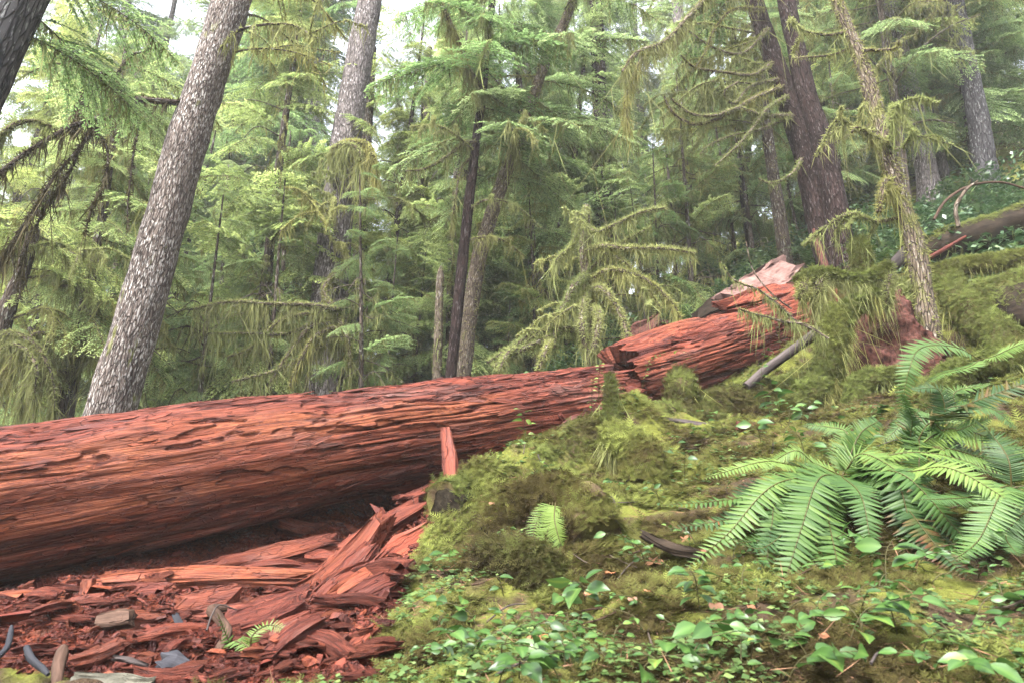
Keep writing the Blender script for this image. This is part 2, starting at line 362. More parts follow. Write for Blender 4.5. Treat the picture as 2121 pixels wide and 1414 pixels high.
def in_poly(x, y, poly):
    r = np.zeros(x.shape, bool); n = len(poly)
    for i in range(n):
        (x1, y1), (x2, y2) = poly[i], poly[(i + 1) % n]
        c = ((y1 > y) != (y2 > y)) & (x < (x2 - x1) * (y - y1) / (y2 - y1 + 1e-12) + x1); r ^= c
    return r
def axis_steps(lo, hi, dense_lo, dense_hi, d, grow):
    a = list(np.arange(dense_lo, dense_hi, d)); s = d; x = a[-1]
    while x < hi: s *= grow; x += s; a.append(x)
    s = d; x = dense_lo; b = []
    while x > lo: s *= grow; x -= s; b.append(x)
    return np.array(b[::-1] + a)
gx = axis_steps(-95, 95, -3.4, 4.2, .022, 1.06); gy = axis_steps(-95, 95, 1.3, 6.5, .022, 1.05)
GX, GY = np.meshgrid(gx, gy); GZ = H(GX, GY)
# blur-ish zone mask: average of jittered point-in-polygon tests
GZN = np.zeros_like(GX)
for k in range(6):
    a = k * math.pi / 3; GZN += in_poly(GX + .05 * math.cos(a), GY + .05 * math.sin(a), RED_POLY) / 6.0
GZ = GZ + .03 * GZN * (fbm(n3(GX * 22, GY * 22, 1), 3, 31) - .5)
mb = MB(); nx, ny = len(gx), len(gy)
I = (np.arange(ny - 1)[:, None] * nx + np.arange(nx - 1)[None]).ravel()
mb.add(np.stack([GX, GY, GZ], -1).reshape(-1, 3), np.stack([I, I + 1, I + nx + 1, I + nx], -1), .5, None, GZN.ravel())
tag(mb.build('ground', M_ground), kind='structure')

# ------------------------------------------------------------------ the big red log
AX = np.array([0, 0, 1.0])
def grain_log(name, a, b, r0, r1, ns, nt, label, seed, zone_fn, terr=.035, jag0=.0, jag1=.25, bend=0.0, shards=900, sh_mat=None):
    """a rotten log: plates breaking off in steps, long grain, splintered ends"""
    a = np.asarray(a); b = np.asarray(b); Ls = np.linalg.norm(b - a); T = unit(b - a)
    S = unit(np.cross(T, AX)); N = np.cross(S, T)                       # N up, -S towards the camera side
    s = np.linspace(0, 1, ns); th = np.linspace(0, 2 * np.pi, nt, endpoint=False)
    e0 = jag0 * (fbm(n3(np.cos(th) * 5, np.sin(th) * 5, 2), 4, seed + 3) - .3); e1 = jag1 * (fbm(n3(np.cos(th) * 5, np.sin(th) * 5, 7), 4, seed + 4) - .3)
    ss = (s[:, None] * (Ls - e0 - e1)[None] + e0[None])                 # metres along the log
    tt = np.broadcast_to(th[None], ss.shape); rb = r0 + (r1 - r0) * ss / Ls
    X = np.cos(tt) * rb; Y = np.sin(tt) * rb
    big = fbm(n3(X * 2.2, Y * 2.2, ss * .9), 3, seed) - .5
    warp = .25 * (fbm(n3(X * 6, Y * 6, ss * 2), 2, seed + 9) - .5)
    pl = fbm(n3(X * 8 + warp * .6, Y * 8, ss * .75 + warp * .5), 4, seed + 1)
    lev = pl * 11; st = (np.floor(lev) + sstep(.72, 1.0, lev - np.floor(lev))) / 11
    gr = fbm(n3(X * 50, Y * 50, ss * 1.3), 3, seed + 2) - .5
    crack = np.abs(fbm(n3(X * 15, Y * 15, ss * .4 + 5), 3, seed + 6) - .5)
    zn = zone_fn(ss, tt, big, pl)                                       # 0 bark plates, 1 bare orange wood
    cr2 = np.abs(fbm(n3(X * 6, Y * 6, ss * .3 + 9), 4, seed + 16) - .5)
    mod = sstep(.40, .60, fbm(n3(X * 2, Y * 2, ss * .8 + 3), 3, seed + 30))                     # worn smooth here, split and grooved there
    pt = fbm(n3(X * 9, Y * 9, ss * 2.6 + 4), 4, seed + 22); pit = sstep(.56, .60, pt)            # patches where a layer has broken away
    d = .16 * big + terr * 2.7 * (st - .5) * (1 - .6 * zn) + .026 * gr * (.25 + .75 * mod) - .04 * (1 - .75 * zn) * mod * np.exp(-(crack / .016) ** 2) - .055 * (.25 + .75 * mod) * (1 - .5 * zn) * np.exp(-(cr2 / .009) ** 2) - .020 * pit
    rr = rb * (1 + 0 * d) + d
    bendv = bend * np.sin(np.pi * ss / Ls)
    V = a + T * ss[..., None] + (S * np.cos(tt)[..., None] + N * np.sin(tt)[..., None]) * rr[..., None] + N * bendv[..., None]
    g = np.stack([np.cos(tt) * rr, np.sin(tt) * rr, ss], -1)
    i = np.arange(ns - 1)[:, None] * nt; j = np.arange(nt)[None]; jn = (j + 1) % nt
    crack_shade = np.clip(np.exp(-(cr2 / .013) ** 2) + .7 * np.exp(-(crack / .012) ** 2), 0, 1) * (.35 + .65 * sstep(.4, .6, fbm(n3(X * 2, Y * 2, ss * .8 + 3), 2, seed + 30)))
    m = MB(); rnd = np.clip(.5 + 1.5 * (_h(np.floor(lev), np.floor(ss * 2.3 + warp * 4), np.floor(tt * 4), seed) - .5) * (1 - zn) * .55 + .5 * (pl - .5), 0, 1)
    rnd = np.clip(rnd - .75 * crack_shade * (.3 + .7 * mod) - .42 * np.exp(-((pt - .575) / .016) ** 2) + .10 * pit, 0, 1)  # shade inside the cracks also painted into the tone
    m.add(V.reshape(-1, 3), np.stack([i + j, i + jn, i + nt + jn, i + nt + j], -1).reshape(-1, 4), rnd.ravel(), g.reshape(-1, 3), zn.ravel())
    for k in (0, ns - 1):                                               # hollowed, splintered ends
        ring = V[k]; c = ring.mean(0); sg = 1 if k == 0 else -1; inn = c + (ring - c) * .55 + T * sg * .10 * (_h(np.arange(nt), np.arange(nt), np.arange(nt), 3)[:, None]); cc = c + T * sg * .22
        q = np.arange(nt); qn = (q + 1) % nt
        m.add(np.concatenate([ring, inn]), np.stack([q, qn, qn + nt, q + nt], -1), .3, np.concatenate([g[k], g[k] * .55]), .3)
        m.add(np.concatenate([inn, [cc]]), np.stack([q, qn, np.full(nt, nt)], -1), .1, np.concatenate([g[k] * .55, [[0, 0, 0]]]), .2)
    # flakes and slivers lifting off
    r2 = np.random.default_rng(seed)
    k = 0
    tv0 = np.array([[0, -.5, 0], [.3, -.62, .12], [.75, -.4, .2], [1, -.05, .35], [.8, .3, .22], [.35, .55, .1], [0, .4, 0]]); tv = np.concatenate([tv0, tv0 - [0, 0, .16]])
    tfp = [list(range(7))]; side = np.array([[q, (q + 1) % 7, 7 + (q + 1) % 7, 7 + q] for q in range(7)]); top = np.array([[0, 1, 2, 3], [0, 3, 4, 6], [4, 5, 6, 6]])
    top = np.array([[0, 1, 5, 6], [1, 2, 4, 5]]); tri = np.array([[2, 3, 4]])
    fi = r2.integers(2, ns - 3, shards); fj = r2.integers(0, nt, shards); ok = (zn[fi, fj] < r2.uniform(0.15, 1.0, shards)); fi, fj = fi[ok], fj[ok]
    n = len(fi); pos = V[fi, fj]; out = S * np.cos(th[fj])[:, None] + N * np.sin(th[fj])[:, None]
    sgn = np.where(r2.random(n) < .5, 1, -1)[:, None]; tang = np.cross(out, T)
    dirx = unit(T * sgn + .12 * r2.normal(size=(n, 1)) * tang + out * r2.uniform(-.02, .07, (n, 1)))
    B = basis(dirx, out); ln = r2.lognormal(-2.6, .6, n) * np.where(r2.random(n) < .035, 2.2, 1.0); ln = np.minimum(ln, .30); wd = ln * r2.uniform(.06, .22, n)
    B = B * np.stack([ln, wd, np.minimum(wd, .04)], -1)[:, None, :]
    for F in (top, tri, side):
        vv, ff = inst(tv, F, B, pos - out * .004)
        rv = np.repeat(np.clip(.5 + r2.normal(0, .25, n), 0, 1), len(tv)); gg = np.repeat(g[fi, fj], len(tv), 0) + np.tile(tv * [.03, .03, .1], (n, 1))[:, [1, 2, 0]]
        m.add(vv, ff, rv, gg, np.repeat(zn[fi, fj], len(tv)))
    o = m.build(name, M_red); tag(o, label, 'log'); return o, V
def zone_big(ss, tt, big, pl):
    # angle from the top towards the camera: bark plates above, bare fibrous wood on the flank
    ang = ((np.pi / 2 - tt + np.pi) % (2 * np.pi)) - np.pi       # 0 at top, + towards +S
    a = np.abs(ang) + 1.1 * big + .9 * (pl - .5)
    z = sstep(.80, 1.15, a) * (1 - .6 * sstep(1.8, 2.3, np.abs(ang) + .5 * big))
    return z * (1 - .75 * sstep(5.2, 6.6, ss + 3 * big)) * (.45 + .8 * sstep(.36, .6, fbm(n3(np.cos(tt) * 2, np.sin(tt) * 2, ss * 1.3), 3, 77)))
LOG_A, LOG_B = on_log(-.75), on_log(1.66)
grain_log('fallen_log', LOG_A, LOG_B, .50, .43, 1150, 470, 'huge rotten crimson and orange log lying across the middle of the slope', 41, lambda *a: np.clip(.75 * zone_big(*a), 0, 1), bend=.03, shards=6500)
L2A, L2B = P(1275, 795, 7.35), P(1815, 636, 9.35)
grain_log('broken_log', L2A, L2B, .44, .48, 500, 360, 'broken red log length rising uphill beyond the splintered end of the huge log', 63,
          lambda ss, tt, big, pl: np.clip(.15 + 1.5 * big + .9 * (pl - .5), 0, .6), terr=.045, jag0=.5, jag1=.3, shards=700)
print('GROUND Z', GZ.min(), GZ.max())
# ------------------------------------------------------------------ moss and foliage kits
def path_sample(pts, n, r=rng):
    t = r.random(n) * (len(pts) - 1); i = np.minimum(t.astype(int), len(pts) - 2); f = (t - i)[:, None]
    return pts[i] * (1 - f) + pts[i + 1] * f, unit(pts[i + 1] - pts[i]), t / (len(pts) - 1)
_blade_v = np.array([[0, -.5, 0], [0, .5, 0], [.55, .38, .0], [.55, -.38, .0], [1, 0, 0]]); _blade_q = np.array([[0, 1, 2, 3]]); _blade_t = np.array([[3, 2, 4]])
def blades(mb, pos, dirs, ln, wd, rnd, m=0, ref=None):
    """little tapering ribbons"""
    n = len(pos)
    if n == 0: return
    B = basis(dirs, rand_dirs(n) if ref is None else ref) * np.stack([ln, wd, ln], -1)[:, None, :]
    k = mb.n
    vv, f4 = inst(_blade_v, _blade_q, B, pos); f3 = (_blade_t[None] + (np.arange(n) * 5)[:, None, None]).reshape(-1, 3)
    mb.add(vv, f4, np.repeat(rnd, 5), m=m); mb.f.append((f3 + k, m))
def fuzz(mb, pts, rad, n, ln=.03, wd=.010, down=.35, m=0, lo=.3, hi=1.0, r=rng, upper=0.0, lump=None):
    rad = np.broadcast_to(np.asarray(rad, float), (len(pts),))
    p, T, t = path_sample(pts, n, r); d = rand_dirs(n, r); d[:, 2] += upper; d = unit(d - (d * T).sum(-1, keepdims=True) * T)
    rr = np.interp(t * (len(pts) - 1), np.arange(len(pts)), rad)[:, None]
    if lump: rr = rr * (1 + lump[0] * 2 * (fbm((p + d * rr) * lump[1], 2, lump[2]) - .5))[:, None]
    pos = p + d * rr * .97; dirs = unit(d + r.normal(0, .45, (n, 3)) + np.array([0, 0, -down]))
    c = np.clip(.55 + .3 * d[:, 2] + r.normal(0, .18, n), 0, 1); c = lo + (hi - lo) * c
    blades(mb, pos, dirs, ln * r.lognormal(0, .35, n), np.full(n, wd) * r.uniform(.7, 1.3, n), c, m)
def drape(mb, pts, rad, n, ln=.16, wd=.012, m=0, lo=.15, hi=.8, clump=5.0, seed=0, r=rng):
    """hanging strands below a branch, in clumps"""
    p, T, t = path_sample(pts, n, r)
    cl = fbm(p * clump, 2, seed + 50); keep = cl > r.uniform(.32, .66, n); p, T, t, cl = p[keep], T[keep], t[keep], cl[keep]; n = len(p)
    if n == 0: return
    side = unit(np.cross(T, [0, 0, 1.0]) + 1e-6); rr = np.interp(t * (len(pts) - 1), np.arange(len(pts)), np.broadcast_to(np.asarray(rad, float), (len(pts),)))
    pos = p + side * (r.uniform(-1, 1, n) * rr * .9)[:, None] - np.array([0, 0, 1.0]) * (rr * .2)[:, None]
    L = ln * r.lognormal(-.15, .65, n) * (.35 + 1.9 * np.clip(cl - .3, 0, 1))
    d1 = unit(np.array([0, 0, -1.0]) + r.normal(0, .30, (n, 3))); d2 = unit(np.array([0, 0, -1.0]) + r.normal(0, .20, (n, 3)))
    W = wd * r.uniform(.6, 1.3, n); c = np.clip(lo + (hi - lo) * (r.random(n) * .7 + .3 * cl), 0, 1); ref = rand_dirs(n, r)
    blades(mb, pos, d1, L * .75, W, c, m, ref); blades(mb, pos + d1 * (L * .36)[:, None], d2, L * .8, W * .8, c, m, ref)
_leaf_v = np.array([[0, 0, 0], [.45, -.5, .03], [1, 0, -.04], [.45, .5, .03]]); _leaf_f = np.array([[0, 1, 2, 3]])
def leaves(mb, pos, X, N, ln, wd, rnd, m=0):
    B = basis(X, N) * np.stack([ln, wd, ln], -1)[:, None, :]
    vv, ff = inst(_leaf_v, _leaf_f, B, pos); mb.add(vv, ff, np.repeat(rnd, 4), m=m)
def spray_arrays(L, r, dens=1.0, leaf=.05, droop=.35, wide=.42):
    """one flat hemlock bough along +X: returns twig polylines and leaflet pos, dir, normal"""
    n = 14; t = np.linspace(0, 1, n)
    ph = r.uniform(0, 6.28)
    main = np.stack([L * t, .06 * L * np.sin(2.2 * t + ph), .10 * L * t - droop * L * t ** 2.2], -1)
    twigs = [(main, np.linspace(.012, .003, n))]; lp, ld, ln_, lc = [], [], [], []
    ns = int(15 * L * dens) + 5
    for k in range(ns):
        tk = .12 + .86 * (k + r.random()) / ns
        base = np.array([np.interp(tk, t, main[:, q]) for q in range(3)]); Tm = unit(np.array([np.interp(min(tk + .05, 1), t, main[:, q]) for q in range(3)]) - base + 1e-6)
        for sd in (-1, 1):
            if r.random() < .14: continue
            l = wide * L * (np.sin(np.pi * min(1, tk * .9 + .12)) ** .7) * r.uniform(.55, 1.1)
            ang = r.uniform(.75, 1.15); d = np.array([Tm[0] * math.cos(ang), sd * math.sin(ang), Tm[2] * .5 - .12 + r.normal(0, .10)]); d = d / np.linalg.norm(d)
            u = np.linspace(0, 1, 5)[:, None]; tw = base + d * l * u + np.array([.12 * l, 0, -.30 * l]) * u ** 2
            if l > .12 * L: twigs.append((tw, np.linspace(.004, .0015, 5)))
            m = max(3, int(l / (leaf * .55)))
            for sd2 in (-1, 0, 1):
                if sd2 == 0: uu = r.random(m // 2 + 1)
                else: uu = (np.arange(m) + r.random(m)) / m
                p = base + d * l * uu[:, None] + np.array([.12 * l, 0, -.30 * l]) * uu[:, None] ** 2
                sdv = np.cross([0, 0, 1.0], d); sdv = sdv / np.linalg.norm(sdv)
                dd = d * (.75 if sd2 else 1) + sdv * sd2 * .8 + r.normal(0, .16, (len(uu), 3)) + np.array([0, 0, -.16])
                lp.append(p + r.normal(0, .006, p.shape)); ld.append(unit(dd)); ln_.append(unit(np.array([0, 0, 1.0]) + r.normal(0, .28, p.shape))); lc.append(np.clip(.25 + .5 * uu * tk + r.normal(0, .15, len(uu)), 0, 1))
    return twigs, np.concatenate(lp), np.concatenate(ld), np.concatenate(ln_), np.concatenate(lc)
class Spray:
    def __init__(s, L, seed, leaf=.05, moss=.5, **kw):
        r = np.random.default_rng(seed); tw, lp, ld, lN, lc = spray_arrays(L, r, leaf=leaf, **kw)
        s.L = L
        a = MB(); n = len(lp); leaves(a, lp, ld, lN, leaf * r.uniform(.7, 1.25, n), leaf * .34 * r.uniform(.8, 1.3, n), lc); s.lv, s.lf, s.lr = a.v[0], a.f[0][0], a.r[0]
        b = MB()
        for pts, rad in tw: tube(b, pts, rad, 3, cap=False)
        s.tv = np.concatenate(b.v); s.tf = np.concatenate([f for f, _ in b.f])
        c = MB(); 
        if moss: drape(c, tw[0][0], .02, int(160 * moss * L), ln=.16, wd=.016, r=r, seed=seed); fuzz(c, tw[0][0], .016, int(120 * moss * L), ln=.035, wd=.014, r=r)
        s.mv = np.concatenate(c.v) if c.v else None
        if c.v: s.mf = c.f; s.mr = np.concatenate(c.r)
    def put(s, mb, B, pos, tint):
        """B (N,3,3), pos (N,3); materials 0 leaf, 1 twig, 2 moss"""
        N = len(pos)
        v, f = inst(s.lv, s.lf, B, pos); mb.add(v, f, np.clip(np.tile(s.lr, N) + np.repeat(tint, len(s.lv)), 0, 1), m=0)
        v, f = inst(s.tv, s.tf, B, pos); mb.add(v, f, .3, m=1)
        if s.mv is not None:
            k = mb.n; v = (np.einsum('nij,kj->nki', B, s.mv) + pos[:, None]).reshape(-1, 3)
            # strands keep hanging straight down: shear is small for level boughs
            mb.add(v, np.zeros((0, 4), int), np.tile(s.mr, N), m=2)
            for f, _ in s.mf: mb.f.append(((f[None] + (np.arange(N) * len(s.mv))[:, None, None]).reshape(-1, f.shape[1]) + k, 2))
SP_FAR = [Spray(2.2, 100 + k, leaf=.075, moss=.5, dens=.8) for k in range(5)]
SP_MID = [Spray(1.7, 200 + k, leaf=.050, moss=.8, dens=.95) for k in range(5)]
def place_boughs(mb, pos, az, pitch, scale, kits, r, tint=0.0, roll=.25):
    kk = r.integers(0, len(kits), len(pos))
    X = np.stack([np.cos(az) * np.cos(pitch), np.sin(az) * np.cos(pitch), np.sin(pitch)], -1)
    ref = unit(np.array([0, 0, 1.0]) + r.normal(0, roll * .4, (len(pos), 3))); B = basis(X, ref) * np.asarray(scale)[:, None, None]
    tn = tint + r.normal(0, .10, len(pos))
    for q in range(len(kits)):
        s = kk == q
        if s.any(): kits[q].put(mb, B[s], pos[s], tn[s])
CROWN_MATS = [M_hemlock, M_twig, M_lichen]
def crown_mesh(seed, h, z0, n, rad, kits, tint=0.0, top=.35):
    r = np.random.default_rng(seed); m = MB()
    z = z0 + (h - z0) * r.random(n) ** .95; az = r.uniform(0, 2 * np.pi, n); f = (z - z0) / (h - z0)
    L = kits[0].L; scale = rad / L * (1.0 - (1 - top) * f) * r.uniform(.6, 1.15, n)
    pos = np.stack([0.05 * np.cos(az), .05 * np.sin(az), z], -1)
    place_boughs(m, pos, az, r.normal(.0, .26, n) - .15 * (1 - f), scale, kits, r, tint, .5)
    for q in range(26):                                            # bare dead twigs
        a_ = r.uniform(0, 6.28); l = r.uniform(.4, 1.5) * rad / 2.4; zz = r.uniform(.3, h * .6); d = np.array([math.cos(a_), math.sin(a_), 0])
        pts = crom(np.array([[0, 0, zz], d * l * .5 + [0, 0, zz + r.normal(.05, .12)], d * l + r.normal(0, .12, 3) + [0, 0, zz - .25 * l]]), 9); tube(m, pts, np.linspace(.014, .004, 9), 4, m=1, cap=False); drape(m, pts, .012, 40, ln=.14, wd=.016, m=2, r=r, seed=q)
    return m.mesh('crown', CROWN_MATS)
def trunk_mesh(seed, h, r0, r1, mat, seg=12, sway=.15):
    r = np.random.default_rng(seed); m = MB(); n = 28; z = np.linspace(-1.0, h, n)
    pts = np.stack([sway * np.sin(z * .35 + r.uniform(0, 6)), sway * np.sin(z * .28 + r.uniform(0, 6)), z], -1); pts[:, :2] -= np.array([np.interp(0, z, pts[:, 0]), np.interp(0, z, pts[:, 1])])
    rad = np.interp(z, [-1, 0, .5, h], [r0 * 1.45, r0 * 1.3, r0, r1]); tube(m, pts, rad, seg, lump=.12, lf=3, seed=seed)
    return m.mesh('trunk', mat)
def part(mb, name, mats, root, smooth=True):
    off = np.array(root.location); mb.v = [v - off for v in mb.v]
    o = mb.build(name, mats, root, smooth); return o
def width_at(Y, px, py, wpx):
    v = (707 - py) / FPX; return wpx * Y / (CP - v * SP) / FPX
def key_trunk(label, pts, mat, group=None, lump=.10, fz=0, name='conifer_tree', cat='tree', seg=22, flare=.0, mossz=None, burl=True, hi=.8, ws=1.0):
    """pts: (px, py, Y, width in px) from the base upwards"""
    ctl = np.array([np.append(P(*q[:3]), ws * width_at(q[2], q[0], q[1], q[3]) / 2) for q in pts])
    pth = crom(ctl, 60); xyz, rad = pth[:, :3], pth[:, 3].copy()
    g = xyz[0].copy(); gz = float(H(g[0], g[1]))
    if True:                                   # carry the trunk down to the ground hidden behind what stands in front
        k = 8; d = unit(xyz[0] - xyz[3]); d = d / -d[2]; ext = np.array([xyz[0] + d * (max(g[2] - gz, 0) + .55) * (q / k) for q in range(k, 0, -1)])
        xyz = np.concatenate([ext, xyz]); rad = np.concatenate([np.full(k, rad[0]) * np.linspace(1.15 + flare, 1, k), rad])
    root = empty(name, label, cat, group, (xyz[0][0], xyz[0][1], max(gz, xyz[0][2])))
    m = MB(); th_b = rng.uniform(0, 6.28, 5)
    tube(m, xyz, rad, seg, lump=lump, lf=5, seed=int(abs(pts[0][0])), z=0.0 if mossz is None else np.interp(np.linspace(0, 1, len(xyz)), *mossz))
    part(m, 'trunk', mat, root)
    if fz:
        m = MB(); fuzz(m, xyz, rad, fz, ln=.04, wd=.010, down=.8, hi=hi, lump=(lump, 5, int(abs(pts[0][0])))); drape(m, xyz, rad, fz // 2, ln=.12, wd=.014, hi=hi); part(m, 'moss', M_lichen, root)
    return root, xyz, rad
def bough(root, pts, w0, w1, mat=None, nf=0, nd=0, dl=.18, mossmat=None, lo=.15, hi=.85, fl=.035, wd=.013, lump=.25):
    """a limb through pixel points (px, py, Y), w in px at the ends, its moss on it"""
    ctl = np.array([P(*q) for q in pts]); n = max(10, 7 * len(pts)); xyz = crom(ctl, n)
    ya, yb = pts[0][2], pts[-1][2]; rad = np.linspace(w0 * ya / FPX / 2, w1 * yb / FPX / 2, n)
    m = MB(); tube(m, xyz, rad, 8, lump=lump, lf=14, seed=len(pts)); o = part(m, 'branch', mat or M_bark_mossy, root)
    if nf or nd:
        L = np.linalg.norm(np.diff(xyz, axis=0), axis=1).sum(); m = MB(); dl = dl * .72; wd = wd * .8
        if nf: fuzz(m, xyz, rad, int(nf * L), ln=fl, wd=wd, lo=lo, hi=hi, upper=.3, lump=(lump, 14, len(pts)))
        if nd: drape(m, xyz, rad, int(nd * L), ln=dl, wd=wd, lo=lo, hi=hi * .9, seed=int(pts[0][0]), clump=7.0)
        if m.v:
            mo = MB(); mo.__dict__.update(m.__dict__); off = np.array(root.location); mo.v = [v - off for v in mo.v]
            mo.build('moss', mossmat or M_lichen, o)
    return xyz, rad
def boughs_on(root, xyz, spots, kits, seed, tint=0.0, name='crown'):
    """leafy boughs on a trunk: spots (t along trunk, azimuth deg, pitch deg, length m)"""
    r = np.random.default_rng(seed); t = np.array([q[0] for q in spots]) * (len(xyz) - 1); i = np.minimum(t.astype(int), len(xyz) - 2); f = (t - i)[:, None]
    pos = xyz[i] * (1 - f) + xyz[i + 1] * f; m = MB()
    place_boughs(m, pos, np.radians([q[1] for q in spots]), np.radians([q[2] for q in spots]), np.array([q[3] for q in spots]) / kits[0].L, kits, r, tint)
    return part(m, name, CROWN_MATS, root)

# ------------------------------------------------------------------ the trees that stand out
# left: the white flecked trunk leaning right, with its dark hanging branch
T1, x1, r1 = key_trunk('big trunk flecked with white lichen, leaning right behind the red log at the left', [(224, 870, 6.6, 116), (268, 720, 6.6, 110), (320, 540, 6.62, 104), (380, 320, 6.65, 98), (440, 130, 6.7, 92), (500, -60, 6.75, 88), (560, -260, 6.8, 80), (700, -700, 6.9, 60)], M_bark_alder, ws=0.8, name='deciduous_tree', flare=.2)
DM = dict(mossmat=M_darkmoss, mat=M_bark_dark, wd=.016)
bough(T1, [(385, 215, 6.6), (330, 210, 6.4), (270, 208, 6.3), (215, 240, 6.2), (150, 262, 6.1), (80, 300, 6.0), (10, 350, 5.9), (-60, 420, 5.9)], 15, 8, nf=260, nd=275, dl=.22, **DM)
bough(T1, [(195, 250, 6.2), (170, 300, 6.2), (110, 370, 6.15), (60, 450, 6.1), (0, 540, 6.1), (-50, 640, 6.1)], 8, 4, nf=260, nd=300, dl=.22, **DM)
bough(T1, [(165, 300, 6.2), (150, 345, 6.2), (95, 430, 6.2), (50, 530, 6.2), (40, 620, 6.2)], 7, 3, nf=250, nd=300, dl=.2, **DM)
bough(T1, [(195, 262, 6.2), (222, 310, 6.25), (218, 370, 6.25), (190, 430, 6.25), (175, 490, 6.25)], 7, 3, nf=250, nd=209, dl=.2, **DM)
bough(T1, [(250, 208, 6.3), (240, 170, 6.3), (215, 150, 6.25), (180, 190, 6.2), (155, 235, 6.2)], 10, 4, nf=500, nd=495, dl=.30, **DM)
bough(T1, [(280, 210, 6.3), (285, 260, 6.3), (275, 330, 6.3), (265, 420, 6.3), (265, 470, 6.3)], 6, 2, nf=120, nd=132, dl=.12, **DM)
bough(T1, [(240, 205, 6.3), (238, 170, 6.3), (265, 120, 6.3), (310, 100, 6.3), (290, 60, 6.3), (200, 20, 6.3)], 8, 4, nf=200, nd=231, dl=.16, mat=M_bark_dark)
bough(T1, [(-40, 330, 5.9), (20, 265, 5.95), (70, 250, 6.0), (105, 262, 6.0)], 18, 6, nf=900, nd=495, dl=.3)
# second big trunk, grey
T2, x2, r2_ = key_trunk('tall grey trunk with a green mossy tuft halfway up, second big tree from the left', [(672, 800, 11.5, 110), (680, 640, 11.5, 100), (700, 430, 11.5, 88), (722, 260, 11.6, 78), (748, 100, 11.7, 70), (772, -40, 11.8, 62), (800, -260, 12, 54), (860, -700, 12.4, 40)], M_bark_grey, ws=0.76, flare=.2)
boughs_on(T2, x2, [(.33, 200, -20, 1.3), (.36, 320, -25, 1.3), (.28, 240, -30, 1.2), (.24, 210, -30, 1.2), (.2, 200, -15, 1.5), (.17, 320, -12, 1.6), (.14, 180, -12, 1.7), (.72, 10, -10, 1.5), (.8, 170, -5, 1.5), (.76, 330, 0, 1.4)], SP_MID, 5, .1)
for pts, a, b in (([(705, 300, 11.4), (730, 295, 11.0), (760, 300, 10.8), (775, 330, 10.7), (778, 370, 10.7)], 13, 8), ([(700, 330, 11.4), (690, 310, 11.0), (720, 300, 10.8), (745, 315, 10.7), (740, 360, 10.7)], 12, 7)):
    bough(T2, pts, a, b, nf=900, nd=900, dl=.45, hi=1.0, wd=.02)
# low boughs heavy with moss at the foot of the second trunk
for pts, a, b in (([(712, 640, 10.8), (690, 640, 10.2), (640, 632, 9.9), (560, 630, 9.7), (480, 625, 9.6), (400, 640, 9.6)], 12, 4), ([(700, 670, 10.8), (670, 660, 10.2), (600, 690, 9.9), (520, 690, 9.7), (430, 690, 9.6)], 10, 4),
                  ([(705, 690, 10.8), (680, 670, 10.3), (640, 680, 10), (600, 730, 9.9), (560, 790, 9.8)], 12, 6), ([(712, 700, 10.6), (690, 680, 10.2), (650, 700, 10), (620, 750, 9.9), (600, 800, 9.9)], 12, 6), ([(700, 560, 11), (670, 600, 10.6), (690, 640, 10.4), (720, 700, 10.2), (725, 760, 10.1)], 10, 8),
                  ([(700, 720, 10.6), (670, 715, 10.2), (620, 745, 10), (560, 770, 9.8), (480, 790, 9.7)], 10, 5), ([(690, 650, 10.8), (640, 650, 10.3), (580, 665, 10.1), (520, 720, 10), (470, 740, 9.9)], 10, 4)):
    bough(T2, pts, a, b, nf=700, nd=420, dl=.36, hi=.8, wd=.014)
# slender pair in the middle and the broken snag beside them
T3, x3, r3 = key_trunk('slim straight dark brown trunk in the middle, beside a broken snag', [(935, 765, 9.6, 33), (950, 620, 9.6, 32), (968, 450, 9.6, 30), (985, 300, 9.65, 26), (1000, 190, 9.7, 23), (1020, 0, 9.8, 19), (1060, -300, 10, 14)], M_bark_brown, ws=0.72)
boughs_on(T3, x3, [(.57, 200, -5, 1.5), (.6, 330, -5, 1.6), (.63, 270, -15, 1.4), (.66, 20, 0, 1.5), (.7, 180, 0, 1.7), (.72, 300, 0, 1.7), (.75, 240, -10, 1.6), (.8, 0, 5, 1.6), (.82, 200, 5, 1.6), (.88, 320, 5, 1.6), (.9, 250, 0, 1.5)] + [(.5 + .5 * q / 26, (q * 137) % 360, -14 + (q * 7) % 20, 1.3 + (q % 5) * .17) for q in range(8)], SP_MID, 6, .12)
bough(T3, [(985, 295, 9.6), (960, 298, 9.5), (925, 325, 9.4), (880, 350, 9.3), (840, 355, 9.2)], 9, 4, nf=500, nd=500, dl=.2, hi=.8)
bough(T3, [(972, 330, 9.6), (955, 350, 9.5), (945, 400, 9.4), (935, 470, 9.4)], 6, 3, nf=300, nd=400, dl=.2)
bough(T3, [(1000, 190, 9.6), (975, 150, 9.3), (950, 90, 9.1), (925, 30, 9.0), (905, -20, 9)], 14, 9, nf=400, nd=1100, dl=.34, hi=.75)
T4, x4, r4 = key_trunk('mossy green trunk bending right, standing just right of the slim dark trunk', [(958, 770, 10.2, 52), (975, 640, 10.2, 48), (995, 520, 10.2, 44), (1030, 410, 10.25, 40), (1062, 320, 10.3, 38), (1085, 260, 10.35, 34), (1130, 130, 10.4, 30), (1180, 20, 10.5, 26), (1260, -200, 10.7, 20)], M_bark_mossy, ws=0.7, fz=3200)
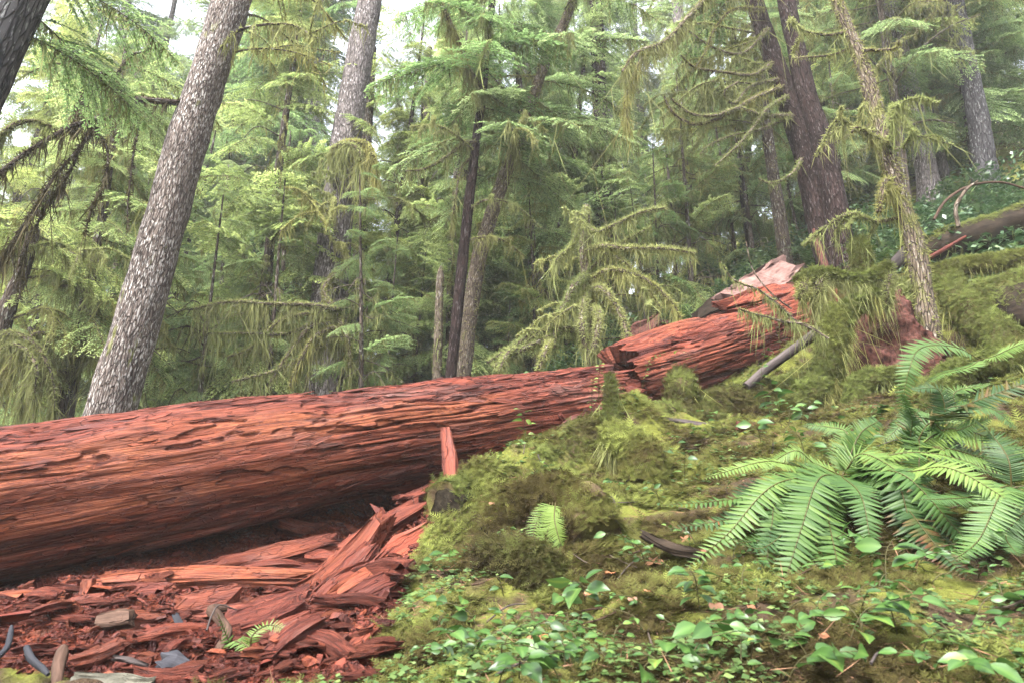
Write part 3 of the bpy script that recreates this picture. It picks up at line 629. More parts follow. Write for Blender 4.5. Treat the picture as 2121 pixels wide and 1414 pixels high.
boughs_on(T4, x4, [(.5, 300, -10, 1.7), (.53, 350, -5, 1.9), (.55, 230, -10, 1.6), (.6, 20, 0, 1.8), (.62, 280, -5, 1.8), (.66, 330, 0, 1.8), (.7, 200, 5, 1.6), (.75, 300, 5, 1.8), (.8, 20, 5, 1.8), (.84, 260, 5, 1.7)] + [(.42 + .55 * q / 34, (q * 137) % 360, -14 + (q * 7) % 20, 1.4 + (q % 5) * .2) for q in range(9)], SP_MID, 8, .15)
T5, x5, r5 = key_trunk('broken mossy snag, short pale stump of a trunk left of the slim dark trunk', [(905, 775, 9.9, 26), (908, 700, 9.9, 25), (910, 620, 9.9, 23), (912, 572, 9.9, 20), (914, 552, 9.9, 8)], M_bark_mossy, ws=0.75, name='tree_snag', cat='snag', fz=500)
# the double trunk on the right
T6, x6, r6 = key_trunk('left stem of the pair of big dark trunks on the right, reddish mossy upper bark', [(1722, 560, 10.2, 54), (1690, 440, 10.2, 46), (1665, 320, 10.2, 43), (1628, 200, 10.2, 42), (1587, 80, 10.2, 37), (1550, -40, 10.2, 36), (1480, -300, 10.2, 30), (1380, -700, 10.2, 24)], M_bark_brown, flare=.1)
T7, x7, r7 = key_trunk('right stem of the pair of big dark trunks on the right, deeply furrowed bark', [(1745, 560, 9.95, 58), (1732, 440, 9.95, 48), (1706, 310, 10.0, 45), (1669, 190, 10.05, 39), (1645, 80, 10.1, 36), (1620, -40, 10.2, 33), (1570, -300, 10.3, 27), (1500, -700, 10.4, 20)], M_bark_brown, flare=.1)
bough(T6, [(1640, 240, 10), (1580, 240, 9.6), (1530, 225, 9.4), (1480, 240, 9.3), (1430, 235, 9.2), (1390, 205, 9.2)], 11, 5, nf=420, nd=260, dl=.1, hi=.8)
bough(T6, [(1620, 180, 10), (1560, 205, 9.6), (1500, 240, 9.4), (1440, 258, 9.3), (1395, 235, 9.2), (1375, 200, 9.2)], 11, 6, nf=420, nd=260, dl=.1, hi=.8)
bough(T6, [(1610, 165, 10), (1555, 180, 9.7), (1520, 215, 9.5), (1500, 190, 9.4), (1530, 170, 9.3)], 10, 5, nf=420, nd=300, dl=.12, hi=.9)
bough(T6, [(1630, 200, 10), (1590, 225, 9.6), (1560, 265, 9.5), (1530, 300, 9.4), (1480, 345, 9.3)], 9, 4, nf=420, nd=200, dl=.1, hi=.8)
bough(T6, [(1600, 130, 10), (1560, 155, 9.6), (1500, 150, 9.4), (1440, 140, 9.3), (1410, 115, 9.2)], 9, 4, nf=350, nd=150, dl=.08, hi=.7)
bough(T6, [(1590, 60, 10), (1540, 110, 9.6), (1480, 100, 9.4), (1420, 60, 9.3)], 9, 4, nf=300, nd=300, dl=.15, hi=.7)
for pts in ([(1585, 20, 10), (1520, 20, 9.5), (1480, 60, 9.3), (1460, 110, 9.2), (1440, 140, 9.2)], [(1620, 250, 10), (1570, 270, 9.7), (1520, 280, 9.5), (1470, 300, 9.4), (1450, 320, 9.4)], [(1660, 330, 10), (1640, 360, 9.7), (1600, 380, 9.6), (1570, 370, 9.6)]):
    bough(T6, pts, 7, 3, nf=300, nd=200, dl=.1)
# big mossy limb swinging up to the top edge
bough(T6, [(1580, -60, 9.8), (1500, -40, 9.3), (1440, 20, 9.0), (1380, 85, 8.9), (1320, 110, 8.8), (1290, 150, 8.8)], 18, 9, nf=420, nd=1000, dl=.34, hi=.85)
bough(T6, [(1340, 100, 8.85), (1315, 150, 8.8), (1295, 210, 8.8), (1300, 260, 8.8)], 9, 4, nf=300, nd=900, dl=.3)
# thin mossy tree in front, leaning left
T8, x8, r8 = key_trunk('thin trunk wrapped in olive moss, leaning left in front of the right hand hillside', [(1942, 760, 6.3, 52), (1918, 640, 6.4, 54), (1893, 500, 6.5, 52), (1860, 400, 6.6, 46), (1830, 300, 6.7, 44), (1795, 160, 6.8, 38), (1745, 30, 6.9, 34), (1700, -100, 7, 30), (1600, -400, 7.2, 22)], M_bark_mossy, ws=0.7, fz=5200, lump=.22, mossz=([0, .3, 1], [.2, .1, .0]))
bough(T8, [(1845, 300, 6.6), (1810, 285, 6.4), (1775, 265, 6.3), (1765, 275, 6.3)], 12, 7, nf=700, nd=900, dl=.10, hi=.9)
bough(T8, [(1855, 400, 6.55), (1835, 375, 6.4), (1828, 400, 6.35), (1820, 440, 6.35)], 16, 12, nf=900, nd=1200, dl=.16)
bough(T8, [(1815, 215, 6.7), (1780, 105, 6.9), (1720, 115, 7.0), (1640, 122, 7.2)], 8, 4, nf=300, nd=150, dl=.08)
bough(T8, [(1790, 105, 6.7), (1850, 102, 6.6), (1862, 85, 6.5)], 8, 5, nf=300, nd=100, dl=.08)
# trunks further up the hillside on the right
T9, x9, r9 = key_trunk('grey brown trunk with flared base between the thin mossy tree and the rightmost big trunk', [(1930, 425, 13.0, 90), (1920, 360, 13.0, 66), (1898, 250, 13.0, 60), (1868, 120, 13.1, 54), (1840, 0, 13.2, 50), (1800, -300, 13.4, 40)], M_bark_grey, ws=0.64, flare=.2)
T10, x10, r10 = key_trunk('rightmost big grey trunk with flared base on the upper right slope', [(2042, 400, 12.5, 92), (2040, 350, 12.5, 70), (2025, 240, 12.5, 60), (2000, 120, 12.6, 56), (1975, 0, 12.7, 54), (1920, -300, 13, 44)], M_bark_blue, ws=0.66, flare=.2)
T11, x11, r11 = key_trunk('thin dark bare trunk just left of the flared grey brown trunk', [(1880, 430, 12.2, 26), (1868, 330, 12.2, 24), (1855, 220, 12.2, 22), (1838, 110, 12.3, 20), (1820, 0, 12.4, 16), (1780, -200, 12.6, 12)], M_bark_dark, ws=0.75)
for pts in ([(1858, 230, 12.2), (1800, 260, 11.6), (1740, 290, 11.2), (1700, 320, 11)], [(1850, 180, 12.2), (1900, 110, 11.8), (1960, 60, 11.6), (2030, 30, 11.5)], [(1865, 270, 12.2), (1920, 250, 11.9), (1980, 255, 11.8)], [(1848, 160, 12.2), (1800, 120, 11.8), (1780, 70, 11.7)]):
    bough(T11, pts, 7, 3, mat=M_bark_dark, nf=120, nd=100, dl=.1)
T12, x12, r12 = key_trunk('dark mossy trunk standing left of the pair of big dark trunks', [(1630, 560, 11.8, 46), (1615, 450, 11.8, 42), (1598, 340, 11.8, 36), (1585, 240, 11.9, 34), (1570, 100, 12, 30), (1550, -100, 12.2, 26)], M_bark_dark, ws=0.64, fz=1200)
T13, x13, r13 = key_trunk('very slim trunk left of the dark mossy trunk, rising from behind the log top', [(1562, 560, 13.2, 17), (1545, 440, 13.2, 16), (1530, 300, 13.3, 15), (1520, 100, 13.4, 13), (1510, -100, 13.5, 10)], M_bark_brown)
T14, x14, r14 = key_trunk('slim trunk between the flared grey brown trunk and the rightmost trunk', [(1965, 410, 14.2, 26), (1945, 300, 14.2, 22), (1925, 180, 14.3, 20), (1905, 40, 14.4, 18), (1880, -150, 14.5, 14)], M_bark_grey, ws=0.8)
T15, x15, r15 = key_trunk('dark trunk leaning into the top left corner of the photo', [(-240, 560, 4.6, 130), (-110, 320, 4.6, 118), (-20, 120, 4.6, 108), (40, 0, 4.6, 100), (110, -150, 4.65, 90), (230, -420, 4.8, 74)], M_bark_blue, ws=0.9)
boughs_on(T15, x15, [(.5, 50, 0, 1.2), (.55, 70, -5, 1.3), (.6, 30, -8, 1.2)], SP_MID, 12, .1)
T16, x16, r16 = key_trunk('slim dark trunk at the left edge behind hanging mossy boughs', [(-20, 800, 8.2, 40), (0, 690, 8.2, 36), (25, 610, 8.2, 30), (48, 560, 8.2, 26), (80, 440, 8.3, 20)], M_bark_dark)
T17, x17, r17 = key_trunk('dark mossy trunk standing left of the white flecked trunk', [(130, 860, 8.8, 50), (150, 760, 8.8, 44), (165, 700, 8.8, 38), (190, 560, 8.9, 26), (215, 430, 9, 20), (240, 250, 9.1, 14), (260, 100, 9.2, 8)], M_bark_dark, ws=0.8, fz=900)
for root, L in ((T17, [[(160, 720, 8.8), (120, 700, 8.3), (80, 690, 8.1), (40, 720, 8), (0, 780, 8)], [(165, 700, 8.8), (130, 690, 8.3), (90, 720, 8.1), (60, 780, 8.0), (40, 850, 8.0)], [(160, 740, 8.8), (190, 730, 8.5), (215, 760, 8.3), (240, 820, 8.3)], [(150, 770, 8.8), (120, 770, 8.4), (80, 800, 8.2), (50, 870, 8.2)],
                        [(170, 690, 8.8), (200, 640, 8.5), (170, 600, 8.3), (110, 590, 8.2)], [(150, 760, 8.8), (100, 740, 8.4), (40, 760, 8.2), (-20, 800, 8.2)]]), (T16, [[(-10, 740, 8.2), (20, 715, 8.0), (50, 720, 7.9), (75, 760, 7.8), (70, 830, 7.8)], [(-10, 700, 8.2), (30, 690, 8), (80, 720, 7.9), (110, 790, 7.9), (110, 850, 7.9)]])):
    for pts in L: bough(root, pts, 12, 6, nf=800, nd=480, dl=.36, hi=.75, wd=.014)
for lab, q, mt in (('slim shaded trunk far behind the snag', [(862, 760, 15, 30), (866, 620, 15, 28), (872, 480, 15, 24), (880, 300, 15.2, 18), (890, 100, 15.4, 12)], M_bark_dark),
                   ('reddish trunk standing behind the mossy arching young tree', [(1262, 690, 13.5, 46), (1255, 560, 13.5, 40), (1248, 400, 13.6, 36), (1240, 150, 13.8, 30), (1230, -100, 14, 24)], M_bark_brown),
                   ('narrow dark trunk right behind the second grey trunk', [(735, 790, 13.5, 34), (742, 600, 13.5, 30), (752, 400, 13.6, 26), (770, 100, 13.8, 20)], M_bark_dark),
                   ('faint slender trunk in the hazy gap between the two grey trunks at left', [(530, 790, 22, 30), (538, 500, 22, 26), (548, 200, 22.5, 20), (556, -60, 23, 15)], M_bark_grey),
                   ('thin trunk behind the bend of the mossy green trunk', [(1075, 760, 16, 26), (1078, 560, 16, 24), (1082, 330, 16, 22), (1090, 60, 16.2, 18)], M_bark_grey),
                   ('hazy trunk left of the very slim trunk, above the red log top', [(1440, 640, 17, 34), (1428, 440, 17, 30), (1415, 200, 17.2, 26), (1400, -60, 17.5, 22)], M_bark_grey)):
    key_trunk(lab, q, mt, seg=12, fz=200)
def many(root, xyz, t0, t1, n, seed, L=1.5, tint=.1, az=None):
    r = np.random.default_rng(seed); boughs_on(root, xyz, [(r.uniform(t0, t1), r.uniform(*(az or (0, 360))), r.normal(-6, 9), L * r.uniform(.65, 1.25)) for q in range(n)], SP_MID, seed, tint)
many(T12, x12, .5, 1, 9, 71, 1.5); many(T13, x13, .3, 1, 12, 72, 1.5); many(T9, x9, .45, .9, 22, 73, 1.9, .05); many(T10, x10, .5, .95, 24, 74, 1.9, .05); many(T11, x11, .35, 1, 18, 75, 1.5, .05); many(T14, x14, .35, 1, 26, 76, 1.7, .05)
many(T6, x6, .45, .6, 4, 77, 1.5, .1, (120, 190)); many(T17, x17, .3, 1, 34, 78, 1.3, .15); many(T16, x16, .3, 1, 14, 79, 1.2, .1)
TM, TMx, _r = key_trunk('moss laden dead young tree with arching boughs behind the break in the log', [(1225, 760, 8.9, 30), (1222, 640, 8.9, 28), (1212, 520, 8.9, 26), (1212, 450, 8.9, 20), (1215, 425, 8.9, 10)], M_bark_mossy, name='dead_tree', fz=2600, hi=1.0)
# webs of thin arching limbs under moss
def limbs(root, xyz, t0, t1, n, seed, L=1.4, az=(0, 360), fz=620, dr=260, mat=None, hi=.9, arch=.28, th=.016):
    r = np.random.default_rng(seed)
    for q in range(n):
        t = r.uniform(t0, t1) * (len(xyz) - 1); i = min(int(t), len(xyz) - 2); p = xyz[i] + (xyz[i + 1] - xyz[i]) * (t - i); a = math.radians(r.uniform(*az)); l = L * r.uniform(.55, 1.3)
        d = np.array([math.cos(a), math.sin(a), 0]); sd = np.array([-d[1], d[0], 0]); up = r.uniform(-.1, arch)
        main = crom(np.array([p, p + d * l * .3 + [0, 0, up * l * .5] + sd * r.normal(0, .05), p + d * l * .65 + [0, 0, up * l * .35] + sd * r.normal(0, .12), p + d * l + [0, 0, -.30 * l * r.uniform(.3, 1.3)] + sd * r.normal(0, .2)]), 22)
        b = MB(); k = MB(); rad = np.linspace(th, th * .3, 22) * r.uniform(.7, 1.3); tube(b, main, rad, 6, lump=.3, lf=16, cap=False); paths = [(main, rad, l)]
        for w_ in range(int(r.integers(2, 6))):
            j = int(r.integers(5, 20)); l2 = l * r.uniform(.18, .45); d2 = unit(d * r.uniform(.3, 1) + sd * r.choice([-1, 1]) * r.uniform(.3, 1) + np.array([0, 0, r.normal(-.15, .4)])); tw = crom(np.array([main[j], main[j] + d2 * l2 * .55, main[j] + d2 * l2 + [0, 0, -.3 * l2]]), 10)
            tube(b, tw, np.linspace(th * .45, th * .18, 10), 5, cap=False); paths.append((tw, np.full(10, th * .4), l2))
        for pts, rd, ll in paths:
            fuzz(b, pts, rd, int(fz * ll), ln=.028, wd=.012, m=1, hi=hi, upper=.3, r=r); drape(b, pts, rd, int(dr * ll), ln=.13, wd=.011, m=1, hi=hi * .9, clump=8.0, seed=seed + q, r=r)
        part(b, 'branch', [mat or M_bark_mossy, M_lichen], root)
limbs(T12, x12, .3, 1, 20, 301, 1.7, (60, 250)); limbs(T6, x6, .3, .55, 8, 302, 1.7, (130, 215), hi=1.0); limbs(T13, x13, .25, .9, 12, 303, 1.3); limbs(T11, x11, .25, 1, 16, 304, 1.6, fz=200, dr=120); limbs(T14, x14, .3, 1, 8, 305, 1.3, fz=200)
limbs(T4, x4, .3, 1, 12, 306, 1.4); limbs(T3, x3, .25, 1, 10, 307, 1.2); limbs(T2, x2, .15, .3, 6, 308, 1.5, (180, 360)); limbs(T1, x1, .38, .7, 6, 309, 1.3, (330, 400), fz=200, dr=160, mat=M_bark_dark); limbs(T17, x17, .2, .9, 12, 310, 1.1); limbs(T10, x10, .4, .9, 8, 311, 1.6, (150, 300), fz=150, dr=80); limbs(T8, x8, .3, .8, 5, 312, .9, (120, 300)); limbs(TM, TMx, .25, .98, 9, 320, 1.1, fz=500, dr=130, hi=1.0, arch=.5, th=.014); limbs(T16, x16, .3, 1, 6, 313, .9)
# the young dead tree in the middle whose arching boughs are thick with moss
MM = dict(nf=1200, nd=520, hi=1.0, wd=.010, fl=.042)
for pts, a, b, dl in (([(1215, 520, 8.8), (1250, 510, 8.5), (1300, 515, 8.3), (1370, 515, 8.2), (1440, 525, 8.2)], 14, 8, .14), ([(1215, 590, 8.8), (1260, 560, 8.5), (1330, 575, 8.3), (1385, 620, 8.2), (1410, 660, 8.2)], 13, 8, .2),
                      ([(1220, 600, 8.8), (1250, 600, 8.4), (1285, 650, 8.2), (1300, 700, 8.1), (1305, 740, 8.1)], 17, 14, .16), ([(1220, 570, 8.8), (1190, 590, 8.4), (1165, 640, 8.2), (1150, 690, 8.1), (1145, 720, 8.1)], 18, 16, .25),
                      ([(1215, 610, 8.7), (1205, 640, 8.3), (1205, 680, 8.1), (1212, 720, 8.1)], 20, 18, .2), ([(1222, 640, 8.7), (1240, 650, 8.3), (1235, 700, 8.1), (1225, 730, 8.1)], 22, 16, .16),
                      ([(1240, 520, 8.6), (1290, 540, 8.4), (1335, 590, 8.3), (1370, 640, 8.2)], 9, 5, .14), ([(1212, 470, 8.8), (1240, 480, 8.6), (1275, 465, 8.4), (1330, 440, 8.3), (1380, 430, 8.3)], 11, 6, .2),
                      ([(1218, 700, 8.7), (1170, 680, 8.3), (1110, 690, 8.1), (1060, 720, 8.0), (1010, 750, 7.9)], 20, 10, .12), ([(1160, 690, 8.2), (1110, 710, 8.0), (1060, 735, 7.9), (1020, 760, 7.9)], 18, 14, .15), ([(1215, 430, 8.8), (1190, 500, 8.4), (1160, 530, 8.2), (1145, 550, 8.2)], 10, 6, .2),
                      ([(1070, 720, 7.9), (1050, 735, 7.8), (1035, 770, 7.8)], 14, 12, .12), ([(1140, 705, 8.0), (1130, 725, 7.8), (1115, 770, 7.8)], 14, 12, .12), ([(1220, 560, 8.8), (1265, 520, 8.6), (1310, 490, 8.5), (1350, 470, 8.5)], 8, 4, .2)):
    bough(TM, pts, a * .8, b * .75, dl=dl * 1.2, **MM)
# ------------------------------------------------------------------ the forest behind: each tree a thing, four crown shapes shared
CR = [(trunk_mesh(1, 15, .17, .03, M_bark_brown), crown_mesh(1, 15.5, 1.6, 120, 2.4, SP_FAR)),
      (trunk_mesh(2, 19, .24, .05, M_bark_grey), crown_mesh(2, 19.5, 2.4, 130, 2.8, SP_FAR, .08)),
      (trunk_mesh(3, 10, .11, .02, M_bark_dark), crown_mesh(3, 10.3, .7, 95, 1.9, SP_FAR, .12)),
      (trunk_mesh(4, 23, .30, .08, M_bark_grey), crown_mesh(4, 23.5, 4.5, 120, 3.1, SP_FAR, -.02)),
      (trunk_mesh(5, 5.2, .05, .012, M_bark_dark), crown_mesh(5, 5.4, .25, 34, 1.25, SP_MID, .12))]
KINDS = ['tall hemlock with drooping green boughs in the forest behind the logs', 'big hemlock with long pale boughs in the forest behind the logs', 'bushy young hemlock low in the forest behind the logs', 'towering hemlock with high open boughs far behind the logs', 'small hemlock sapling growing behind the logs']
GROUPS = ['tall hemlocks behind the logs', 'big pale hemlocks behind the logs', 'young hemlocks behind the logs', 'towering hemlocks far behind', 'hemlock saplings behind the logs']
def forest_tree(kind, x, y, s, rz, tilt=(0, 0)):
    root = empty('hemlock_tree', KINDS[kind], 'tree', GROUPS[kind], (x, y, float(H(x, y)) - .05)); root.rotation_euler = (tilt[0], tilt[1], rz); root.scale = (s, s, s)
    for me in CR[kind]:
        o = bpy.data.objects.new(me.name, me); col.objects.link(o); o.parent = root
fr = np.random.default_rng(5)
def at_px(px, Y): return (px - 1060.5) / FPX * Y
# (px at eye height, distance, kind)
SPOTS = [(90, 13, 2), (-60, 15, 0), (330, 14, 2), (430, 16, 4), (450, 12, 4), (560, 15, 2), (40, 20, 1), (250, 22, 0), (380, 27, 1), (600, 24, 0), (480, 34, 3), (150, 32, 3), (640, 17, 2), (800, 13.5, 2), (1000, 15, 2), (1130, 13, 2), (1600, 17, 2), (1700, 16, 2), (1760, 19, 0), (1820, 17, 2), (1900, 20, 0), (1990, 18, 2), (2060, 22, 1), (2110, 16, 2), (2200, 19, 0), (2300, 15, 2),
         (700, 30, 3), (860, 34, 1), (1120, 36, 1), (1430, 34, 1), (1500, 44, 1), (1340, 38, 1), (1290, 28, 0), (1480, 25, 0), (1720, 34, 1), (1880, 30, 3), (2030, 34, 1), (-120, 24, 1), (-250, 18, 0), (300, 40, 1), (560, 44, 1), (20, 44, 1), (780, 44, 3), (1050, 46, 1),
         (400, 10.5, 4), (520, 11, 4), (610, 12.5, 4), (810, 11, 4), (860, 12.5, 4), (1040, 11.5, 4), (1110, 11, 4), (1100, 14.5, 4), (1330, 12, 4), (1400, 13, 4), (1460, 12.5, 4), (1520, 13.5, 4), (1580, 13, 4), (1680, 13.5, 4), (1790, 13, 4), (20, 10.5, 4), (-40, 9.6, 4), (90, 11.5, 4), (280, 10.5, 4), (340, 11.5, 4), (1960, 16, 4), (2090, 15, 4), (400, 21, 3), (520, 22, 3), (620, 20, 3), (690, 25, 3), (1010, 23, 3), (1150, 25, 3), (1350, 27, 3), (250, 23, 3), (150, 21, 3), (1270, 23, 3), (580, 28, 1), (470, 30, 1), (740, 10.2, 4), (1090, 11.8, 4), (1150, 12.5, 4), (1290, 12.8, 4), (1360, 12.2, 4), (1430, 14.5, 4), (1200, 15, 2), (1490, 16, 2), (1050, 13.6, 2), (650, 11.8, 4), (580, 10.8, 4),
         (300, 19, 0), (420, 21, 0), (500, 24, 1), (570, 20, 0), (640, 27, 1), (350, 33, 1), (60, 17, 0), (180, 16, 2), (-20, 28, 1), (840, 24, 1), (960, 18, 0), (460, 17, 2), (230, 13, 2), (560, 12, 2), (1180, 14, 2), (880, 14.5, 2), (950, 12.2, 2), (1950, 14.8, 2), (2080, 13.8, 2), (1780, 15, 2)]
for px, Y, k in SPOTS:
    x = at_px(px + fr.normal(0, 12), Y / math.cos(PITCH)); forest_tree(k, x, Y, fr.uniform(.7, 1.2) if k != 4 else fr.uniform(.5, 1.1), fr.uniform(0, 6.28), (fr.normal(0, .03), fr.normal(0, .03)))
# ------------------------------------------------------------------ moss carpet and small plants on the bank
_sv, _sf = [[0, -.02, 0], [0, .02, 0], [1, 0, -.08]], [[0, 1, 2]]
for q in range(5):
    t = .12 + .17 * q; l = .36 * (1 - .62 * t)
    for s in (-1, 1):
        k = len(_sv); _sv += [[t, 0, -.02 * q], [t + .10, 0, -.02 * q], [t + .20, s * l, .04 - .02 * q]]; _sf.append([k, k + 1, k + 2])
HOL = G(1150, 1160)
SPR_V, SPR_F = np.array(_sv, float), np.array(_sf)
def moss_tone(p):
    hollow_shade = np.exp(-(((p[..., 0] - HOL[0]) / .42) ** 2 + ((p[..., 1] - HOL[1]) / .30) ** 2))  # brown moss patch, its tone darkened to paint the shade of an overhang
    return -.2 * hollow_shade + .18 + .75 * sstep(.32, .68, fbm(p * 2.3, 3, 61)) * (.55 + .45 * fbm(p * 11, 2, 62))
def sprigs(mb, pos, N, size, tone, r=rng):
    n = len(pos); az = rand_dirs(n, r); X = unit(az - (az * N).sum(-1, keepdims=True) * N); lift = r.uniform(.1, .9, (n, 1)); X = unit(X + N * lift + np.array([0, -.15, -.15]))
    B = basis(X, N) * size[:, None, None]
    v, f = inst(SPR_V, SPR_F, B, pos); mb.add(v, f, np.repeat(np.clip(tone + r.normal(0, .12, n), 0, 1), len(SPR_V)))
def scatter_xy(n, x0, x1, y0, y1, ref=2.2, pw=1.7, r=rng, red=False):
    x = r.uniform(x0, x1, n); y = r.uniform(y0, y1, n); d = np.hypot(x, y); ok = (r.random(n) < np.minimum(1, (ref / d) ** pw)) & (np.abs(x) < .82 * y + .35)
    x, y = x[ok], y[ok]; ip = in_poly(x, y, RED_POLY); ip = ip if red else ~ip
    return x[ip], y[ip]
xs = [scatter_xy(260000, -1.0, 3.4, 1.3, 4.2, ref=2.6), scatter_xy(330000, -.8, 7.0, 4.2, 8.0, ref=3.4), scatter_xy(180000, 0, 12.5, 8.0, 15.5, ref=4.5)]
x, y = np.concatenate([q[0] for q in xs]), np.concatenate([q[1] for q in xs]); print('MOSS', len(x))
keep = fbm(n3(x * 3, y * 3, 0), 3, 71) + .35 * (fbm(n3(x * 14, y * 14, 0), 2, 72) - .5) > .385
x, y = x[keep], y[keep]; z = H(x, y); d = np.hypot(x, y)
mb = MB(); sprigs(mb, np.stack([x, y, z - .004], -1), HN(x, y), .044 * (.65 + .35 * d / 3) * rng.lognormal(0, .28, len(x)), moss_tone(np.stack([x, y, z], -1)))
tag(mb.build('moss_carpet', M_moss, smooth=False), kind='stuff')
# soil crumbs, needles and twig litter between the moss
x, y = scatter_xy(60000, -1.2, 7, 1.3, 9); z = H(x, y); n = len(x); mb = MB()
dd = rng.normal(size=(n, 3)) * [1, 1, .35]
blades(mb, np.stack([x, y, z + .004], -1), unit(dd), .04 * rng.lognormal(0, .6, n), np.full(n, .0034), rng.random(n))
tag(mb.build('needle_litter', simple_wood('needle_litter', (.05, .03, .018), (.18, .10, .06)), smooth=False), kind='stuff')
# tiny leaved ground cover: clumps of round leaflets on threads
x, y = scatter_xy(45000, -1.2, 6.5, 1.3, 8.0, pw=1.5)
keep = fbm(n3(x * 2.1, y * 2.1, 4), 3, 81) > .50; x, y = x[keep], y[keep]; z = H(x, y); n = len(x); mb = MB()
for q in range(3):
    az = rng.uniform(0, 6.28, n) + q * 2.1; X = np.stack([np.cos(az), np.sin(az), rng.uniform(-.1, .3, n)], -1); N = unit(np.stack([rng.normal(0, .3, n), rng.normal(-.3, .3, n), np.ones(n)], -1)); l = .020 * rng.lognormal(0, .3, n) * (.8 + .2 * y / 2)
    leaves(mb, np.stack([x, y, z + .012 + .02 * rng.random(n)], -1), X, N, l, l * .85, np.clip(rng.normal(.5, .22, n), 0, 1))
tag(mb.build('ground_cover', M_cover), kind='stuff')

# ------------------------------------------------------------------ mossy logs, stubs and roots
def mossy_log(name, label, cat, pts, wpx, fz, dr=0, dl=.12, lump=.25, mat=None, size=.045, hi=1.0, tone=0.0, seg=20, mossmat=None, group=None, upper=.5):
    ctl = np.array([np.append(P(*q), width_at(q[2], q[0], q[1], w_) / 2) for q, w_ in zip(pts, wpx)]); p = crom(ctl, 12 * len(pts)); xyz, rad = p[:, :3], p[:, 3]
    root = empty(name, label, cat, group, xyz[0]); m = MB(); tube(m, xyz, rad, seg, lump=lump, lf=7, seed=len(label)); part(m, 'wood', mat or M_mossbase, root)
    L = np.linalg.norm(np.diff(xyz, axis=0), axis=1).sum(); m = MB(); n = int(fz * L)
    pp, T, t = path_sample(xyz, n); d = rand_dirs(n); d[:, 2] += upper; d = unit(d - (d * T).sum(-1, keepdims=True) * T); rr = np.interp(t * (len(xyz) - 1), np.arange(len(xyz)), rad)[:, None]
    pos = pp + d * rr * (.99 + lump * 2 * (fbm((pp + d * rr) * 7, 2, len(label)) - .5))[:, None]; k = fbm(pos * 5, 3, 91) > .24; pos, d = pos[k], d[k]
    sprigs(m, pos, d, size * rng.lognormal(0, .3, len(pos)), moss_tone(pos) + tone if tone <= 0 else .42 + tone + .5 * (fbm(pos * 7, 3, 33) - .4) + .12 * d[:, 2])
    part(m, 'moss', M_moss, root, False)
    if dr:
        m = MB(); drape(m, xyz, rad, int(dr * L * 1.6), ln=dl, wd=.0065, hi=hi, seed=int(pts[0][0])); part(m, 'hanging_moss', mossmat or M_lichen, root)
    return root, xyz, rad
NL = mossy_log('mossy_log', 'long mossy nurse log with dark rotten end on the bank beside the red log', 'log', [(922, 1052, 3.95), (1010, 1035, 4.2), (1120, 985, 4.6), (1270, 908, 5.3), (1420, 872, 5.9), (1560, 838, 6.4), (1680, 795, 6.9)], [105, 120, 125, 110, 92, 84, 70], 5200, 600, .16, lump=.35)[0]
m = MB(); pe = crom([P(985, 1036, 4.1), P(950, 1048, 4.0), P(926, 1055, 3.92)], 30); re_ = np.interp(np.linspace(0, 1, 30), [0, .6, 1], [.10, .115, .10])
fl_ = lambda th, s: .55 * (fbm(n3(np.cos(th) * 2.2, np.sin(th) * 2.2, s * 7), 4, 8) - .5)
tube(m, pe, re_, 56, lump=.3, lf=13, flute=fl_); tube(m, crom([pe[-1], pe[-1] + (pe[-10] - pe[-1]) * .8], 12), np.linspace(.095, .02, 12), 56, lump=.5, lf=16, cap=False, flute=fl_); part(m, 'rotten_end', M_logend, NL)
mossy_log('mossy_stub', 'slender upright stub furred with moss, standing on the bank before the log break', 'stub', [(1262, 905, 5.0), (1262, 860, 5.0), (1265, 810, 5.05), (1263, 775, 5.1)], [34, 26, 20, 10], 5500, 1500, .10, size=.03)
mossy_log('mossy_stub', 'fat round topped mossy stub beside the lower end of the broken red log', 'stub', [(1412, 850, 5.9), (1410, 810, 5.9), (1412, 780, 5.95), (1416, 768, 5.95)], [62, 58, 50, 26], 6500, 1500, .14)
mossy_log('mossy_stub', 'mossy lump hung with brown green strands on the crest of the bank', 'stub', [(1330, 1010, 4.3), (1335, 960, 4.35), (1300, 915, 4.5), (1255, 900, 4.6)], [90, 84, 70, 40], 6000, 3500, .22)
mossy_log('mossy_stub', 'drooping brown moss curtain over the dark hollow in the middle of the bank', 'stub', [(1240, 1120, 3.45), (1200, 1060, 3.6), (1130, 1040, 3.75), (1050, 1060, 3.75)], [110, 120, 110, 80], 6500, 4200, .24, lump=.4)
mossy_log('mossy_stub', 'grey green mossy lump above the foot of the bank, below the brown moss curtain', 'stub', [(1130, 1230, 3.05), (1100, 1190, 3.2), (1050, 1170, 3.3), (1000, 1165, 3.35)], [90, 110, 100, 70], 7000, 2500, .16, lump=.45, tone=-.15)
